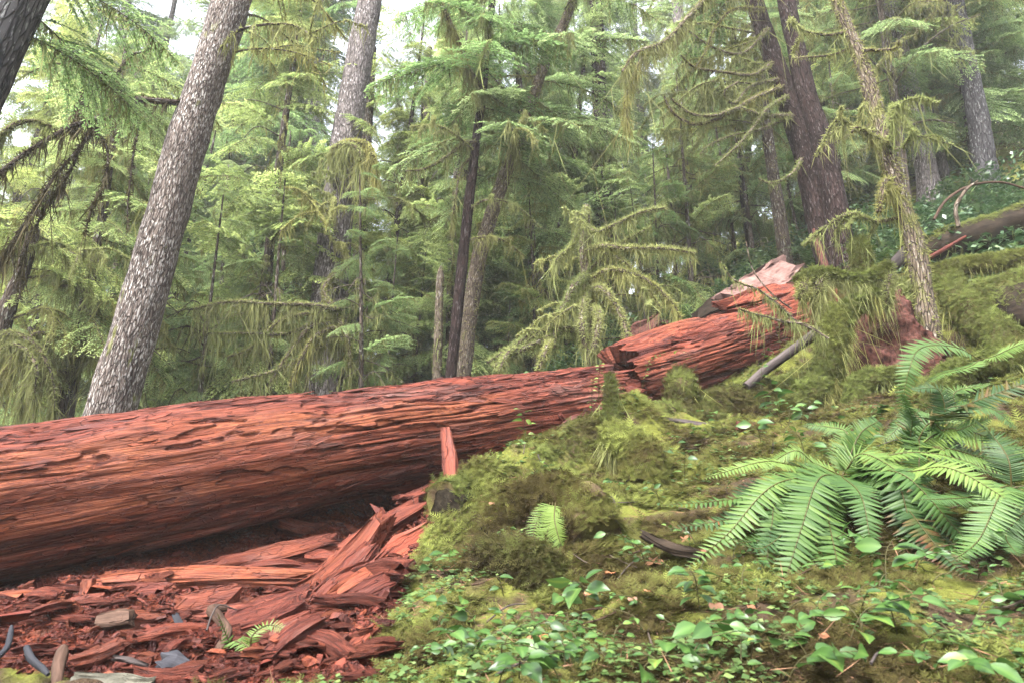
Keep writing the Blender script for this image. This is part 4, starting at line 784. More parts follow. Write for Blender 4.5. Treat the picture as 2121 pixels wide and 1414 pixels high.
# stump with exposed red rot, roots under moss
SR = empty('rotten_stump', 'red brown rotten stump with crumbling face under a cap of hanging moss', 'stump', None, P(1835, 800, 6.3))
a, b_ = P(1842, 830, 6.45), P(1835, 600, 6.75); pth = crom([a, a * .6 + b_ * .4, b_], 110); m = MB()
tube(m, pth, np.interp(np.linspace(0, 1, 110), [0, .3, .7, 1], [.50, .44, .33, .16]), 170, lump=.45, lf=4.5, seed=4, flute=lambda th, s: .12 * (fbm(n3(np.cos(th) * 6, np.sin(th) * 6, s * 9), 3, 8) - .5) + .14 * (fbm(n3(np.cos(th) * 17, np.sin(th) * 17, s * 34), 3, 18) - .5)); part(m, 'wood', M_stump, SR)
m = MB()
for q in range(16):
    an = q / 16 * 6.28; p0 = b_ + np.array([.16 * math.cos(an), .16 * math.sin(an), .02]); p1 = b_ + np.array([.28 * math.cos(an), .28 * math.sin(an), -.2 - .08 * math.sin(q * 2.3)]); pp = crom([p0, p1], 8)
    fuzz(m, pp, .05, 380, ln=.05, wd=.012, hi=.9); drape(m, pp, .06, 260, ln=.14, wd=.006, hi=.85, seed=q)
part(m, 'moss', M_lichen, SR)
mk = dict(size=.042, tone=.14)
MBR = mossy_log('mossy_branch', 'dead branch with a level crossbar thickly curtained in yellow green moss, above the stump', 'branch', [(1655, 585, 6.0), (1690, 572, 6.0), (1745, 575, 6.0), (1790, 583, 6.0), (1835, 560, 6.0), (1845, 555, 6.0)], [26, 30, 22, 24, 26, 20], 5200, 3000, .11, seg=12, **mk)[0]
bough(MBR, [(1670, 580, 6.0), (1665, 595, 5.95), (1660, 620, 5.95)], 26, 18, nf=4500, nd=4200, dl=.17, lo=.0, hi=1.0, wd=.008); bough(MBR, [(1700, 575, 6.0), (1695, 595, 5.95), (1695, 640, 5.95)], 30, 14, nf=4500, nd=4600, dl=.22, lo=.0, hi=1.0, wd=.008)
bough(MBR, [(1838, 560, 6.0), (1840, 590, 5.95), (1838, 640, 5.95)], 24, 10, nf=3200, nd=3600, dl=.15, lo=.0, hi=1.0, wd=.008)
mossy_log('mossy_stub', 'shaggy mossy post standing between the double trunk and the crossbar branch', 'stub', [(1790, 590, 6.5), (1785, 545, 6.5), (1778, 510, 6.5), (1775, 495, 6.5)], [26, 32, 32, 18], 6500, 3600, .16, seg=12, **mk)
mossy_log('mossy_root', 'mossy root running down left from the crossbar branch to the foot of the stump', 'root', [(1830, 585, 6.1), (1780, 620, 6.05), (1740, 670, 6.0), (1715, 740, 5.9), (1690, 800, 5.8), (1640, 850, 5.6)], [34, 40, 42, 50, 56, 50], 5600, 3400, .16, **mk)
mossy_log('mossy_root', 'hanging column of bright moss on a broken limb left of the stump', 'root', [(1725, 640, 5.9), (1730, 690, 5.85), (1728, 740, 5.85), (1735, 790, 5.85)], [36, 36, 34, 16], 8000, 4500, .14, **mk)
mossy_log('mossy_root', 'low arched mossy root in front of the stump face', 'root', [(1775, 850, 5.6), (1785, 795, 5.6), (1830, 785, 5.55), (1885, 790, 5.5), (1900, 850, 5.4)], [50, 46, 40, 44, 40], 6000, 3000, .16, **mk)
mossy_log('mossy_root', 'thick mossy root arch at the right edge above the arching fern frond', 'root', [(1945, 850, 4.9), (1955, 790, 4.95), (2010, 762, 5.0), (2080, 752, 5.0), (2160, 750, 5.0)], [56, 50, 50, 54, 60], 6500, 2200, .14, **mk)
mossy_log('mossy_log', 'bright green mossy pole slanting down from the thin mossy tree to the right edge', 'log', [(1962, 575, 5.9), (2000, 640, 5.7), (2060, 695, 5.5), (2115, 760, 5.3), (2170, 830, 5.1)], [44, 66, 72, 76, 76], 5200, 1500, .12, **mk)
mossy_log('mossy_log', 'thin mossy pole lying along the upper slope at the right edge, lower of two', 'log', [(1890, 580, 7.4), (1960, 560, 7.3), (2050, 545, 7.2), (2180, 530, 7.1)], [30, 34, 36, 36], 5000, 900, .12, **mk)
mossy_log('fallen_tree', 'fallen trunk, dark beneath with a mossy back, lying across the upper right slope', 'log', [(1880, 535, 8.6), (1960, 505, 8.6), (2050, 478, 8.5), (2180, 440, 8.4)], [52, 62, 66, 70], 2600, 500, .12, mat=M_darkhole, upper=1.2, **mk)
mossy_log('fallen_branch', 'mossy branch lying down the slope behind the bright green mossy pole', 'branch', [(1960, 640, 6.6), (2040, 610, 6.5), (2130, 590, 6.4)], [40, 60, 70], 5200, 1500, .14, **mk)
mossy_log('mossy_mound', 'dark hollowed mound under moss at the right edge below the mossy pole', 'mound', [(2060, 660, 6.3), (2110, 650, 6.2), (2190, 650, 6.1)], [80, 120, 130], 3600, 1500, .16, mat=M_darkhole, upper=1.0, **mk)
def pole(name, label, cat, pts, wpx, mat, lump=.15, seg=12):
    ctl = np.array([np.append(P(*q), width_at(q[2], q[0], q[1], w_) / 2) for q, w_ in zip(pts, wpx)]); p = crom(ctl, 10 * len(pts)); m = MB(); tube(m, p[:, :3], p[:, 3], seg, lump=lump, lf=9, seed=len(label)); o = m.build(name, mat); return tag(o, label, cat)
pole('fallen_branch', 'bare grey pole leaning from the bank up across the broken red log', 'branch', [(1545, 800, 6.2), (1600, 755, 6.3), (1690, 690, 6.5), (1790, 610, 6.8), (1880, 520, 7.1)], [17, 20, 21, 24, 28], M_greywood)
pole('fallen_branch', 'reddish stick lying on the upper slope right of the thin mossy tree', 'branch', [(1905, 545, 7.2), (1950, 520, 7.3), (2000, 490, 7.4)], [8, 9, 5], M_red)
pole('bare_stem', 'brown stem arching over the dark leaves on the upper right slope', 'stem', [(1935, 455, 8.0), (1960, 415, 8.0), (2010, 385, 8.0), (2070, 378, 8.0), (2121, 390, 8.0)], [6, 6, 5, 5, 4], M_brownroot)
pole('bare_stem', 'mossy curved stem beside the arching brown stem', 'stem', [(1985, 470, 7.8), (1980, 430, 7.8), (2000, 395, 7.8), (2025, 375, 7.8)], [9, 8, 7, 4], M_bark_mossy)
pole('leaning_stake', 'thin reddish dead stick leaning at the foot of the pair of dark trunks', 'stick', [(1712, 560, 9.2), (1695, 510, 9.3), (1685, 475, 9.4)], [16, 14, 6], M_stump)
TW8 = empty('twig', 'thin bent twig with wisps of moss hanging before the broken red log', 'twig', None, P(1710, 700, 5.6))
bough(TW8, [(1715, 703, 5.6), (1670, 675, 5.6), (1620, 665, 5.6), (1560, 650, 5.6), (1530, 640, 5.6)], 9, 4, nf=400, nd=900, dl=.12, fl=.018, wd=.008); bough(TW8, [(1650, 668, 5.6), (1610, 630, 5.6), (1570, 600, 5.6), (1520, 580, 5.6), (1490, 540, 5.6)], 7, 3, nf=250, nd=500, dl=.10, fl=.018, wd=.008)
bough(TW8, [(1640, 640, 5.6), (1600, 610, 5.6), (1560, 560, 5.6), (1545, 500, 5.6)], 4, 2)

# ------------------------------------------------------------------ rotten wood: slabs and chunks
def chunk_arrays(L, W, T, seed, jag=.28, n=20, k=16):
    r = np.random.default_rng(seed); th = np.linspace(0, 2 * np.pi, k, endpoint=False); sq = .22
    cx = np.sign(np.cos(th)) * np.abs(np.cos(th)) ** sq * W / 2; cz = np.sign(np.sin(th)) * np.abs(np.sin(th)) ** sq * T / 2
    e0 = L * jag * r.random(k) ** 1.6; e1 = L * jag * r.random(k) ** 1.6; u = np.linspace(0, 1, n)[:, None]
    s = -L / 2 + e0 + (L - e0 - e1) * u
    X = np.broadcast_to(cx, s.shape); Z = np.broadcast_to(cz, s.shape); q = n3(X / W * 3 + seed, Z / T * 2, s / L * 2.2)
    rid = _h(np.arange(k), np.arange(k) * 0, np.arange(k) * 0, seed)[None] - .5
    am = 1 + .6 * (fbm(q, 3, seed) - .5) + .30 * rid + .35 * (fbm(n3(X * 60 + seed, Z * 60, s * 3), 2, seed + 1) - .5)
    tap = 1 - .45 * np.abs(u - .5) * 2 * r.uniform(.2, 1.1); st = np.floor(fbm(n3(X * 22, Z * 22 + seed, s * 4), 2, seed + 2) * 6) / 6 - .4
    X = X * am * tap; Z = Z * (am + .5 * st) * tap; bend = .05 * L * r.normal() * (4 * u * (1 - u))
    V = np.stack([s, X, Z + bend], -1); i = np.arange(n - 1)[:, None] * k; j = np.arange(k)[None]; jn = (j + 1) % k
    F = np.stack([i + j, i + jn, i + k + jn, i + k + j], -1).reshape(-1, 4); g = np.stack([X + seed * .37, Z, s + seed * .11], -1)
    return V.reshape(-1, 3), F, g.reshape(-1, 3), k, n
def add_chunk(mb, L, W, T, seed, B=None, o=None, zone=.2, rnd=.5, **kw):
    V, F, g, k, n = chunk_arrays(L, W, T, seed, **kw)
    if B is not None: V = V @ np.asarray(B).T + o
    mb.add(V, F, rnd, g, zone)
    for e in (0, n - 1):
        ring = V[e * k:(e + 1) * k]; c = ring.mean(0, keepdims=True); f = np.stack([np.arange(k), (np.arange(k) + 1) % k, np.full(k, k)], -1)
        mb.add(np.concatenate([ring, c]), f if e else f[:, ::-1], rnd * .7, np.concatenate([g[e * k:(e + 1) * k], g[e * k:e * k + 1]]), zone)
def slab(label, p0, p1, wpx, tpx, seed, zone=.15, rnd=.5, name='wood_slab', cat='wood slab', mat=None, face=(0, -.75, .65), jag=.22):
    a, b = P(*p0), P(*p1); Y = (p0[2] + p1[2]) / 2; L = np.linalg.norm(b - a) * 1.12; B = basis((b - a)[None], np.array([face]))[0]
    m = MB(); W = width_at(Y, p0[0], p0[1], wpx); T = width_at(Y, p0[0], p0[1], tpx); c = (a + b) / 2; add_chunk(m, L, W, T, seed, zone=zone, rnd=rnd, jag=jag, n=40, k=34)
    o = m.build(name, mat or M_red, smooth=False); o.location = tuple(c); mw = np.eye(4); mw[:3, :3] = B; mw[:3, 3] = c
    import mathutils; o.matrix_world = mathutils.Matrix(mw.tolist()); return tag(o, label, cat)
slab('long thick slab of red wood leaning against the underside of the big log', (585, 1250, 3.55), (798, 1070, 4.25), 72, 40, 3, .35, .62)
slab('short upright stake of pale red wood standing against the big log', (938, 1025, 4.85), (924, 893, 5.15), 32, 22, 5, .1, .72, 'wood_stake', 'stake', face=(0, -1, .1), jag=.12)
slab('broad smooth pinkish slab of wood lying beside the mossy bank', (770, 1185, 3.6), (925, 1075, 4.15), 78, 22, 7, .1, .85, jag=.2)
slab('narrow red board behind the broad pinkish slab', (715, 1140, 4.1), (870, 1045, 4.6), 42, 22, 8, .1, .5)
slab('grey tinted sliver of bark lying on the red boards', (700, 1215, 3.5), (768, 1130, 3.8), 44, 16, 9, .05, .4)
slab('thin red board at the upper right end of the pile, under the log', (930, 1015, 4.75), (1095, 928, 5.4), 28, 18, 10, .2, .5)
slab('second thin red board lying above the mossy log end', (945, 995, 4.95), (1060, 945, 5.3), 22, 16, 11, .1, .4)
slab('dark red board half hidden under the big log in the hollow', (820, 1035, 4.7), (905, 1000, 5.0), 26, 20, 12, .1, .3)
slab('horizontal dark red plank hanging in the shadow under the big log', (420, 1175, 4.0), (690, 1118, 4.5), 46, 26, 13, .35, .35)
slab('long brownish orange strip of wood on the ground under the big log', (200, 1205, 3.85), (640, 1195, 4.0), 40, 26, 14, .55, .45)
slab('orange plank lying at the left edge of the pile', (-30, 1250, 3.45), (125, 1240, 3.5), 30, 26, 15, .75, .65)
slab('flat dark plum coloured slab lying below the shadow under the log', (200, 1228, 3.5), (350, 1218, 3.55), 44, 18, 16, .0, .35)
slab('rounded orange red block of wood in the middle of the pile', (365, 1265, 3.3), (500, 1245, 3.35), 70, 56, 17, .25, .6, 'wood_block', 'wood block', jag=.3)
slab('layered pink red slab in front of the leaning thick slab', (480, 1270, 3.2), (620, 1262, 3.25), 46, 26, 18, .05, .8)
slab('stack of splitting dark red slivers right of the layered pink slab', (610, 1280, 3.1), (770, 1262, 3.2), 46, 34, 19, .05, .4)
slab('crumbling dark red block at the lower right of the pile', (545, 1352, 2.8), (650, 1310, 2.95), 86, 70, 20, .1, .4, 'wood_block', 'wood block', jag=.35)
slab('slanting red splint near the foot of the mossy bank', (690, 1375, 2.6), (775, 1300, 2.8), 30, 20, 21, .15, .6)
slab('dark broken board leaning in the right part of the pile', (650, 1250, 3.35), (760, 1175, 3.6), 40, 24, 22, .1, .35)
slab('curved red splint crossing the right part of the pile', (690, 1235, 3.3), (830, 1165, 3.55), 34, 20, 23, .3, .6)
slab('wedge of bark dark red wood leaning on the foot of the bank', (730, 1240, 3.25), (810, 1200, 3.35), 50, 22, 24, .05, .3)
slab('long low red strip across the bottom of the pile', (450, 1395, 2.55), (640, 1398, 2.55), 26, 14, 25, .1, .5)
slab('brown red bark sheet left of the rounded orange block', (110, 1275, 3.2), (215, 1240, 3.35), 44, 22, 26, .0, .35)
slab('loose dark sliver lying along the top of the big log', (930, 796, 6.05), (1060, 800, 6.3), 14, 9, 27, 0, .3, face=(0, -.3, 1))
slab('dark red strip slanting down the face of the big log near its right end', (1095, 790, 6.25), (1165, 866, 6.0), 14, 12, 28, 0, .25, face=(0, -1, .3))
slab('sliver of grey red bark on top of the big log, left of the long dark sliver', (905, 812, 5.9), (960, 822, 5.85), 10, 8, 29, 0, .6, face=(0, -.6, 1))
slab('pinkish grey weathered wood mass with pale lichen on top of the broken red log', (1500, 640, 8.7), (1640, 560, 9.6), 86, 70, 30, name='wood_block', cat='wood block', mat=M_pinkwood, jag=.3)
slab('crumbly pink red block between the weathered mass and the broken log', (1490, 650, 8.4), (1660, 612, 8.9), 56, 60, 31, .1, .8, 'wood_block', 'wood block', jag=.35)
slab('dark splintered wood wedge at the left foot of the weathered mass', (1440, 665, 8.6), (1530, 625, 8.8), 44, 40, 32, 0, .1, 'wood_block', 'wood block', mat=M_darkhole)
slab('dark red rotten log end showing behind the arching mossy tree', (1295, 720, 9.6), (1370, 668, 10.0), 50, 50, 33, 0, .15, 'log_end', 'log', mat=M_stump)
slab('broken red splinters filling the gap between the two log lengths', (1230, 845, 6.7), (1330, 815, 7.0), 60, 50, 34, 0, .3, 'wood_block', 'wood block')
slab('small dark red board below the right end of the big log', (1150, 905, 5.9), (1230, 868, 6.2), 34, 20, 35, 0, .2)
slab('weathered stick lying on the moss of the bank crest', (1365, 866, 5.3), (1480, 884, 5.3), 14, 10, 36, mat=M_greywood, name='dead_stick', cat='stick')
slab('dark red rotten stick half sunk in the moss above the ferns', (1530, 882, 5.0), (1650, 895, 5.0), 18, 12, 37, 0, .25, name='dead_stick', cat='stick')
slab('black wet slab of wood on the ground left of the fern fronds', (1330, 1105, 3.05), (1450, 1145, 3.0), 30, 12, 38, mat=M_darkhole, name='dead_stick', cat='stick', face=(0, -.4, 1))
slab('black charred lump of wood at the bottom of the red crumbs', (330, 1365, 2.62), (388, 1382, 2.6), 38, 26, 39, mat=M_char, name='charred_lump', cat='wood lump', jag=.35)
slab('blue grey chip of wood standing up in the red crumbs', (362, 1272, 2.95), (376, 1302, 2.9), 14, 8, 40, mat=M_bluegrey, name='wood_chip', cat='wood chip')
slab('mossy brown stone like block left of the rounded orange block', (205, 1290, 3.0), (275, 1282, 3.0), 34, 30, 42, mat=M_brownroot, name='wood_block', cat='wood block')
slab('pale grey forked stick on the red crumbs at the bottom', (235, 1362, 2.6), (305, 1378, 2.58), 10, 8, 44, mat=M_greywood, name='dead_stick', cat='stick')
slab('smooth grey stone at the very bottom edge of the red crumbs', (150, 1420, 2.42), (310, 1425, 2.42), 50, 40, 45, mat=M_stone, name='stone', cat='stone', jag=.12)
pole('exposed_root', 'curving brown root standing up in the red crumbs', 'root', [(452, 1350, 2.75), (470, 1310, 2.82), (455, 1280, 2.88), (440, 1262, 2.92), (470, 1258, 2.95)], [26, 24, 22, 22, 14], M_brownroot, .25)
pole('twig', 'thin white twig arching beside the curving brown root', 'twig', [(428, 1305, 2.75), (438, 1275, 2.8), (455, 1252, 2.85), (490, 1262, 2.9)], [4, 4, 3, 3], M_greywood, 0, 6)
pole('exposed_root', 'bent dark blue stick at the bottom left corner', 'root', [(-10, 1365, 2.5), (14, 1340, 2.55), (22, 1310, 2.6), (24, 1295, 2.62)], [12, 12, 11, 6], M_bluegrey)
pole('exposed_root', 'blue grey curved stick right of the bent dark blue one', 'root', [(55, 1340, 2.55), (66, 1365, 2.5), (90, 1385, 2.48), (100, 1396, 2.46)], [12, 16, 14, 8], M_bluegrey)
pole('exposed_root', 'reddish brown root with a knob near the bottom left corner', 'root', [(118, 1420, 2.42), (120, 1385, 2.48), (128, 1355, 2.52), (132, 1340, 2.55)], [18, 24, 26, 16], M_brownroot, .3)
# loose pieces by the dozen
CH = []
for q in range(14):
    m = MB(); r = np.random.default_rng(300 + q); add_chunk(m, 1.0, r.uniform(.18, .42), r.uniform(.08, .22), 300 + q, zone=r.choice([0, 0, .1, .3, .6]), rnd=r.uniform(.25, .8), jag=.3, n=14, k=14); CH.append(m.mesh('wood_chunk', M_red, False))
cr = np.random.default_rng(17); cnt = 0
import mathutils
while cnt < 210:
    px, py = cr.uniform(-30, 860), cr.uniform(1190, 1420)
    if px > 560 and cr.random() < .5: py = cr.uniform(1090, 1400)
    p = G(px, py)
    if not in_poly(p[:1], p[1:2], RED_POLY)[0]: continue
    o = bpy.data.objects.new('wood_chunk', CH[cr.integers(0, 14)]); col.objects.link(o); L = (min(.38, .12 * cr.lognormal(0, .55)) * 1.2) if px > 450 else min(.3, .085 * cr.lognormal(0, .6))
    az = cr.normal(.5, .7); X = np.array([[math.cos(az), math.sin(az), cr.normal(.05, .15)]]); B = basis(X, unit(np.array([[cr.normal(0, .35), cr.normal(-.2, .35), 1]])))[0] * L
    mw = np.eye(4); mw[:3, :3] = B; mw[:3, 3] = p + np.array([0, 0, .02 * cr.random() + .12 * L]); o.matrix_world = mathutils.Matrix(mw.tolist()); cnt += 1
    tag(o, 'loose splintered chunk of red rotten wood lying in the pile below the big log', 'wood chunk', 'loose red wood chunks below the log')
x, y = scatter_xy(130000, -4.2, .6, 1.8, 6.2, ref=3.5, red=True); z = H(x, y); n = len(x); m = MB()
tvb = np.array([[-.5, -.5, -.3], [.5, -.35, -.3], [.6, .5, -.3], [-.4, .45, -.3], [-.35, -.4, .35], [.45, -.3, .4], [.4, .35, .3], [-.4, .4, .35]]); fb = np.array([[4, 5, 6, 7], [0, 1, 5, 4], [1, 2, 6, 5], [2, 3, 7, 6], [3, 0, 4, 7]])
B = basis(rand_dirs(n) * [1, 1, .5], np.array([0, 0, 1.0]) + rng.normal(0, .4, (n, 3))); sz = .0085 * rng.lognormal(0, .65, n); B = B * np.stack([sz * rng.uniform(.8, 3.5, n), sz, sz * .6], -1)[:, None, :]
v, f = inst(tvb, fb, B, np.stack([x, y, z + .003], -1)); m.add(v, f, np.repeat(rng.random(n), 8), np.tile(tvb * .04, (n, 1)) + np.repeat(rng.random((n, 3)) * 4, 8, 0), np.repeat(np.where(rng.random(n) < .15, .5, 0), 8))
x, y = scatter_xy(30000, -4.2, .6, 1.8, 6.2, ref=3.0, red=True); z = H(x, y); n = len(x)      # fibrous splinters among them
sz = .0028 * rng.lognormal(0, .4, n); B = basis(np.stack([rng.normal(.7, .6, n), rng.normal(.3, .7, n), rng.normal(.1, .3, n)], -1), np.array([0, 0, 1.0]) + rng.normal(0, .4, (n, 3))) * np.stack([sz * rng.uniform(6, 26, n), sz, sz * .7], -1)[:, None, :]
v, f = inst(tvb, fb, B, np.stack([x, y, z + .012], -1)); m.add(v, f, np.repeat(rng.random(n), 8), np.tile(tvb * .04, (n, 1)) + np.repeat(rng.random((n, 3)) * 4, 8, 0), np.repeat(np.where(rng.random(n) < .4, .8, .1), 8))
tag(m.build('wood_crumbs', M_red, smooth=False), kind='stuff')
# ------------------------------------------------------------------ sword ferns
_pv, _pf = [], []
for q, (xx, ww) in enumerate(((0, .10), (.12, .15), (.4, .13), (.75, .075), (1, .004))):
    _pv += [[xx, -ww + .10 * xx * xx, -ww * .35 - .10 * xx * xx], [xx, .10 * xx * xx, -.10 * xx * xx], [xx, ww + .10 * xx * xx, -ww * .35 - .10 * xx * xx]]
    if q: k = 3 * q; _pf += [[k - 3, k, k + 1, k - 2], [k - 2, k + 1, k + 2, k - 1]]
PIN_V, PIN_F = np.array(_pv), np.array(_pf)
def frond(root, xyz, width, brown=0.0, face=None, n=44, name='frond', tone=.6, r=rng):
    xyz = crom(xyz, 40); u = np.linspace(0, 1, 40); m = MB(); tube(m, xyz, np.interp(u, [0, 1], [.0035, .001]), 5, rnd=.14, cap=False)
    t = np.linspace(.07, .995, n); pos = np.stack([np.interp(t, u, xyz[:, k]) for k in range(3)], -1); T = unit(np.stack([np.interp(t, u, np.gradient(xyz[:, k])) for k in range(3)], -1))
    N = np.array([0, -.55, .85]) if face is None else np.array(face, float); S = unit(np.cross(N, T)); Nn = np.cross(T, S)
    L = width * np.minimum(1, (t / .14) ** .6) * np.clip(1 - t ** 2.6, 0, 1) ** .8 + .006
    for sd in (-1, 1):
        X = unit(S * sd + T * (.28 + .25 * t)[:, None] + Nn * (.10 - .22 * r.random(n))[:, None] + r.normal(0, .05, (n, 3))); Z = unit(Nn + S * sd * .12 + r.normal(0, .10, (n, 3)))
        Y = unit(np.cross(Z, X)); Z = np.cross(X, Y); B = np.stack([X, Y * sd * (1 if True else 1), Z], -1)
        ln = L * r.uniform(.9, 1.08, n); wd = np.minimum(ln * .95, np.linalg.norm(np.diff(xyz, axis=0), axis=1).sum() / n * (3.5 if n > 30 else 2.2) * (1.05 - .3 * t)); B = B * np.stack([ln, wd, ln], -1)[:, None, :]
        v, f = inst(PIN_V, PIN_F if sd > 0 else PIN_F, B, pos)
        tip = np.tile(PIN_V[:, 0], n); tn = tone + r.normal(0, .07, n); tn = np.repeat(tn, len(PIN_V)); bt = np.repeat(sstep(.35, .9, t + r.normal(0, .12, n)), len(PIN_V))
        tn = tn - brown * bt * (.25 + .9 * tip ** 2) * .75
        m.add(v, f, np.clip(tn, 0, 1))
    return part(m, name, M_fern, root)
def fern(label, base, fronds, group=None, tone=.6):
    """fronds: list of (pixel points (px, py, Y), width px, brown)"""
    root = empty('sword_fern', label, 'fern', group, P(*base))
    for pts, wpx, br in fronds:
        xyz = np.array([P(*q) for q in pts]) + np.concatenate([np.zeros((1, 3)), rng.normal(0, .035, (len(pts) - 1, 3))]); frond(root, xyz, width_at(pts[1][2], pts[1][0], pts[1][1], wpx), br, n=44 if wpx > 25 else 20, tone=tone + rng.normal(0, .16), face=np.array([0, -.55, .85]) + rng.normal(0, .22, 3))
    return root
B0 = (1745, 985, 3.25)
fern('big sword fern spreading its fronds down the mossy slope in front', B0, [
    ([B0, (1680, 985, 3.0), (1660, 1080, 2.75), (1622, 1242, 2.6)], 58, 0), ([B0, (1705, 1000, 3.0), (1712, 1100, 2.75), (1750, 1245, 2.6)], 60, .0), ([B0, (1775, 960, 3.0), (1798, 1040, 2.8), (1825, 1135, 2.7)], 52, .1),
    ([B0, (1800, 930, 3.15), (1850, 970, 3.0), (1892, 1045, 2.9)], 54, 0), ([B0, (1830, 1000, 2.95), (1910, 1075, 2.75), (2000, 1195, 2.6)], 50, 1.0), ([B0, (1860, 985, 2.95), (1980, 1050, 2.75), (2085, 1160, 2.65)], 54, .8),
    ([B0, (1880, 960, 3.0), (2010, 1000, 2.8), (2140, 1085, 2.7)], 56, .5), ([B0, (1860, 950, 3.1), (2000, 955, 3.0), (2150, 1020, 2.9)], 50, .3), ([B0, (1620, 1010, 3.0), (1520, 1090, 2.85), (1415, 1205, 2.75)], 50, .1), ([B0, (1640, 1030, 3.0), (1580, 1100, 2.85), (1535, 1200, 2.75)], 44, .2),
    ([B0, (1640, 965, 3.15), (1560, 985, 3.1), (1475, 985, 3.05)], 34, 0), ([B0, (1600, 990, 3.1), (1500, 1020, 3.05), (1380, 1050, 3.0)], 38, 0), ([B0, (1580, 1030, 3.1), (1490, 1060, 3.0), (1400, 1105, 2.95)], 42, .1), ([B0, (1600, 1040, 3.1), (1540, 1050, 3.05), (1520, 1100, 3.0)], 34, 0),
    ([B0, (1755, 900, 3.35), (1710, 880, 3.45), (1660, 875, 3.5)], 36, .5), ([B0, (1800, 920, 3.3), (1830, 880, 3.4), (1810, 850, 3.5)], 30, .5), ([B0, (1735, 1000, 3.1), (1730, 1050, 3.0), (1738, 1100, 2.95)], 40, .1), ([B0, (1690, 960, 3.2), (1640, 940, 3.2), (1580, 960, 3.2)], 34, 0)]
    + [([B0, (B0[0] + 95 * math.cos(a_) + 8, B0[1] + 30 - 70 * math.sin(a_), 3.0 + .15 * math.sin(a_)), (B0[0] + 190 * math.cos(a_), B0[1] + 120 - 95 * math.sin(a_), 2.85 + .25 * math.sin(a_)), (B0[0] + l_ * 260 * math.cos(a_), B0[1] + 190 * l_ - 80 * math.sin(a_), 2.7 + .3 * math.sin(a_))], 42, b_) for a_, l_, b_ in ((.1, 1.1, .3), (-.25, 1.15, .6), (3.3, .9, .2), (2.9, 1.0, 0), (-2.0, .8, .1), (.35, 1.2, .2))], tone=.62)
B1 = (1890, 935, 3.35)
fern('tall sword fern with long fronds reaching up to the right edge', B1, [
    ([B1, (1945, 885, 3.25), (2040, 838, 3.1), (2170, 805, 2.95)], 62, .0), ([B1, (1870, 905, 3.3), (1872, 860, 3.25), (1880, 835, 3.15)], 30, .0), ([B1, (1960, 905, 3.25), (2050, 905, 3.15), (2180, 960, 3.05)], 60, .1), ([B1, (1950, 940, 3.2), (2030, 990, 3.1), (2150, 1080, 3.0)], 56, .3),
    ([B1, (1965, 925, 3.2), (2060, 950, 3.1), (2190, 1030, 3.0)], 58, .1), ([B1, (1930, 900, 3.3), (1990, 870, 3.2), (2050, 868, 3.1)], 40, .0), ([B1, (1900, 950, 3.25), (1930, 1010, 3.1), (1960, 1060, 3.05)], 40, .6)], tone=.66)
BX = (2095, 1010, 2.85)
fern('sword fern clump low at the right edge, its fronds hanging over dark leaves', BX, [([BX, (2070, 1030, 2.7), (2030, 1100, 2.6), (1990, 1180, 2.5)], 50, .2), ([BX, (2110, 1040, 2.7), (2110, 1120, 2.6), (2125, 1200, 2.5)], 54, .1), ([BX, (2050, 985, 2.8), (1990, 990, 2.75), (1930, 1030, 2.7)], 44, 0), ([BX, (2130, 980, 2.8), (2190, 1000, 2.7), (2240, 1060, 2.6)], 50, .3), ([BX, (2080, 950, 2.9), (2050, 900, 2.95), (2000, 880, 2.95)], 44, 0)], tone=.5)
BY = (1960, 880, 3.9)
fern('loose sword fern between the tall right hand fern and the mossy root arch', BY, [([BY, (1930, 860, 3.85), (1880, 870, 3.8), (1830, 910, 3.75)], 36, .1), ([BY, (1990, 850, 3.85), (2050, 850, 3.8), (2110, 890, 3.7)], 40, .0), ([BY, (1950, 850, 3.9), (1925, 815, 3.9), (1890, 810, 3.9)], 32, .2), ([BY, (1975, 840, 3.9), (2000, 800, 3.85), (2050, 790, 3.8)], 36, 0), ([BY, (1960, 900, 3.75), (1950, 940, 3.6), (1935, 975, 3.5)], 34, .9)], tone=.55)
B2 = (2030, 745, 4.5)
fern('single arching green frond hanging before the stump and mossy root', B2, [([B2, (1990, 715, 4.45), (1925, 725, 4.35), (1890, 775, 4.3), (1868, 845, 4.25)], 36, 0), ([B2, (2060, 735, 4.4), (2110, 715, 4.3), (2170, 730, 4.2)], 34, 0), ([B2, (1990, 760, 4.4), (1950, 780, 4.35), (1925, 810, 4.3)], 26, .1)], tone=.7)
B3 = (1085, 940, 4.3)
fern('small lone fern frond on the mossy log near its dark end', (1060, 975, 4.15), [([(1060, 978, 4.15), (1030, 980, 4.1), (985, 1000, 4.05), (968, 1025, 4.0)], 20, 0)], tone=.9)
fern('little pale fern frond drooping over the dark hollow of the bank', (1140, 1035, 3.55), [([(1145, 1040, 3.5), (1140, 1080, 3.4), (1118, 1160, 3.3)], 34, 0), ([(1150, 1040, 3.5), (1150, 1090, 3.4), (1185, 1160, 3.3)], 26, 0), ([(1140, 1040, 3.5), (1120, 1060, 3.4), (1095, 1135, 3.35)], 24, 0)], tone=.9)
fern('bright yellow green little frond lying on the red crumbs', (500, 1345, 2.7), [([(520, 1345, 2.68), (510, 1318, 2.7), (490, 1310, 2.72), (470, 1302, 2.72)], 20, 0), ([(520, 1345, 2.68), (532, 1318, 2.7), (550, 1305, 2.72), (585, 1292, 2.74)], 18, 0), ([(520, 1345, 2.68), (515, 1330, 2.7), (495, 1328, 2.7), (478, 1322, 2.71)], 18, 0)], tone=.85)
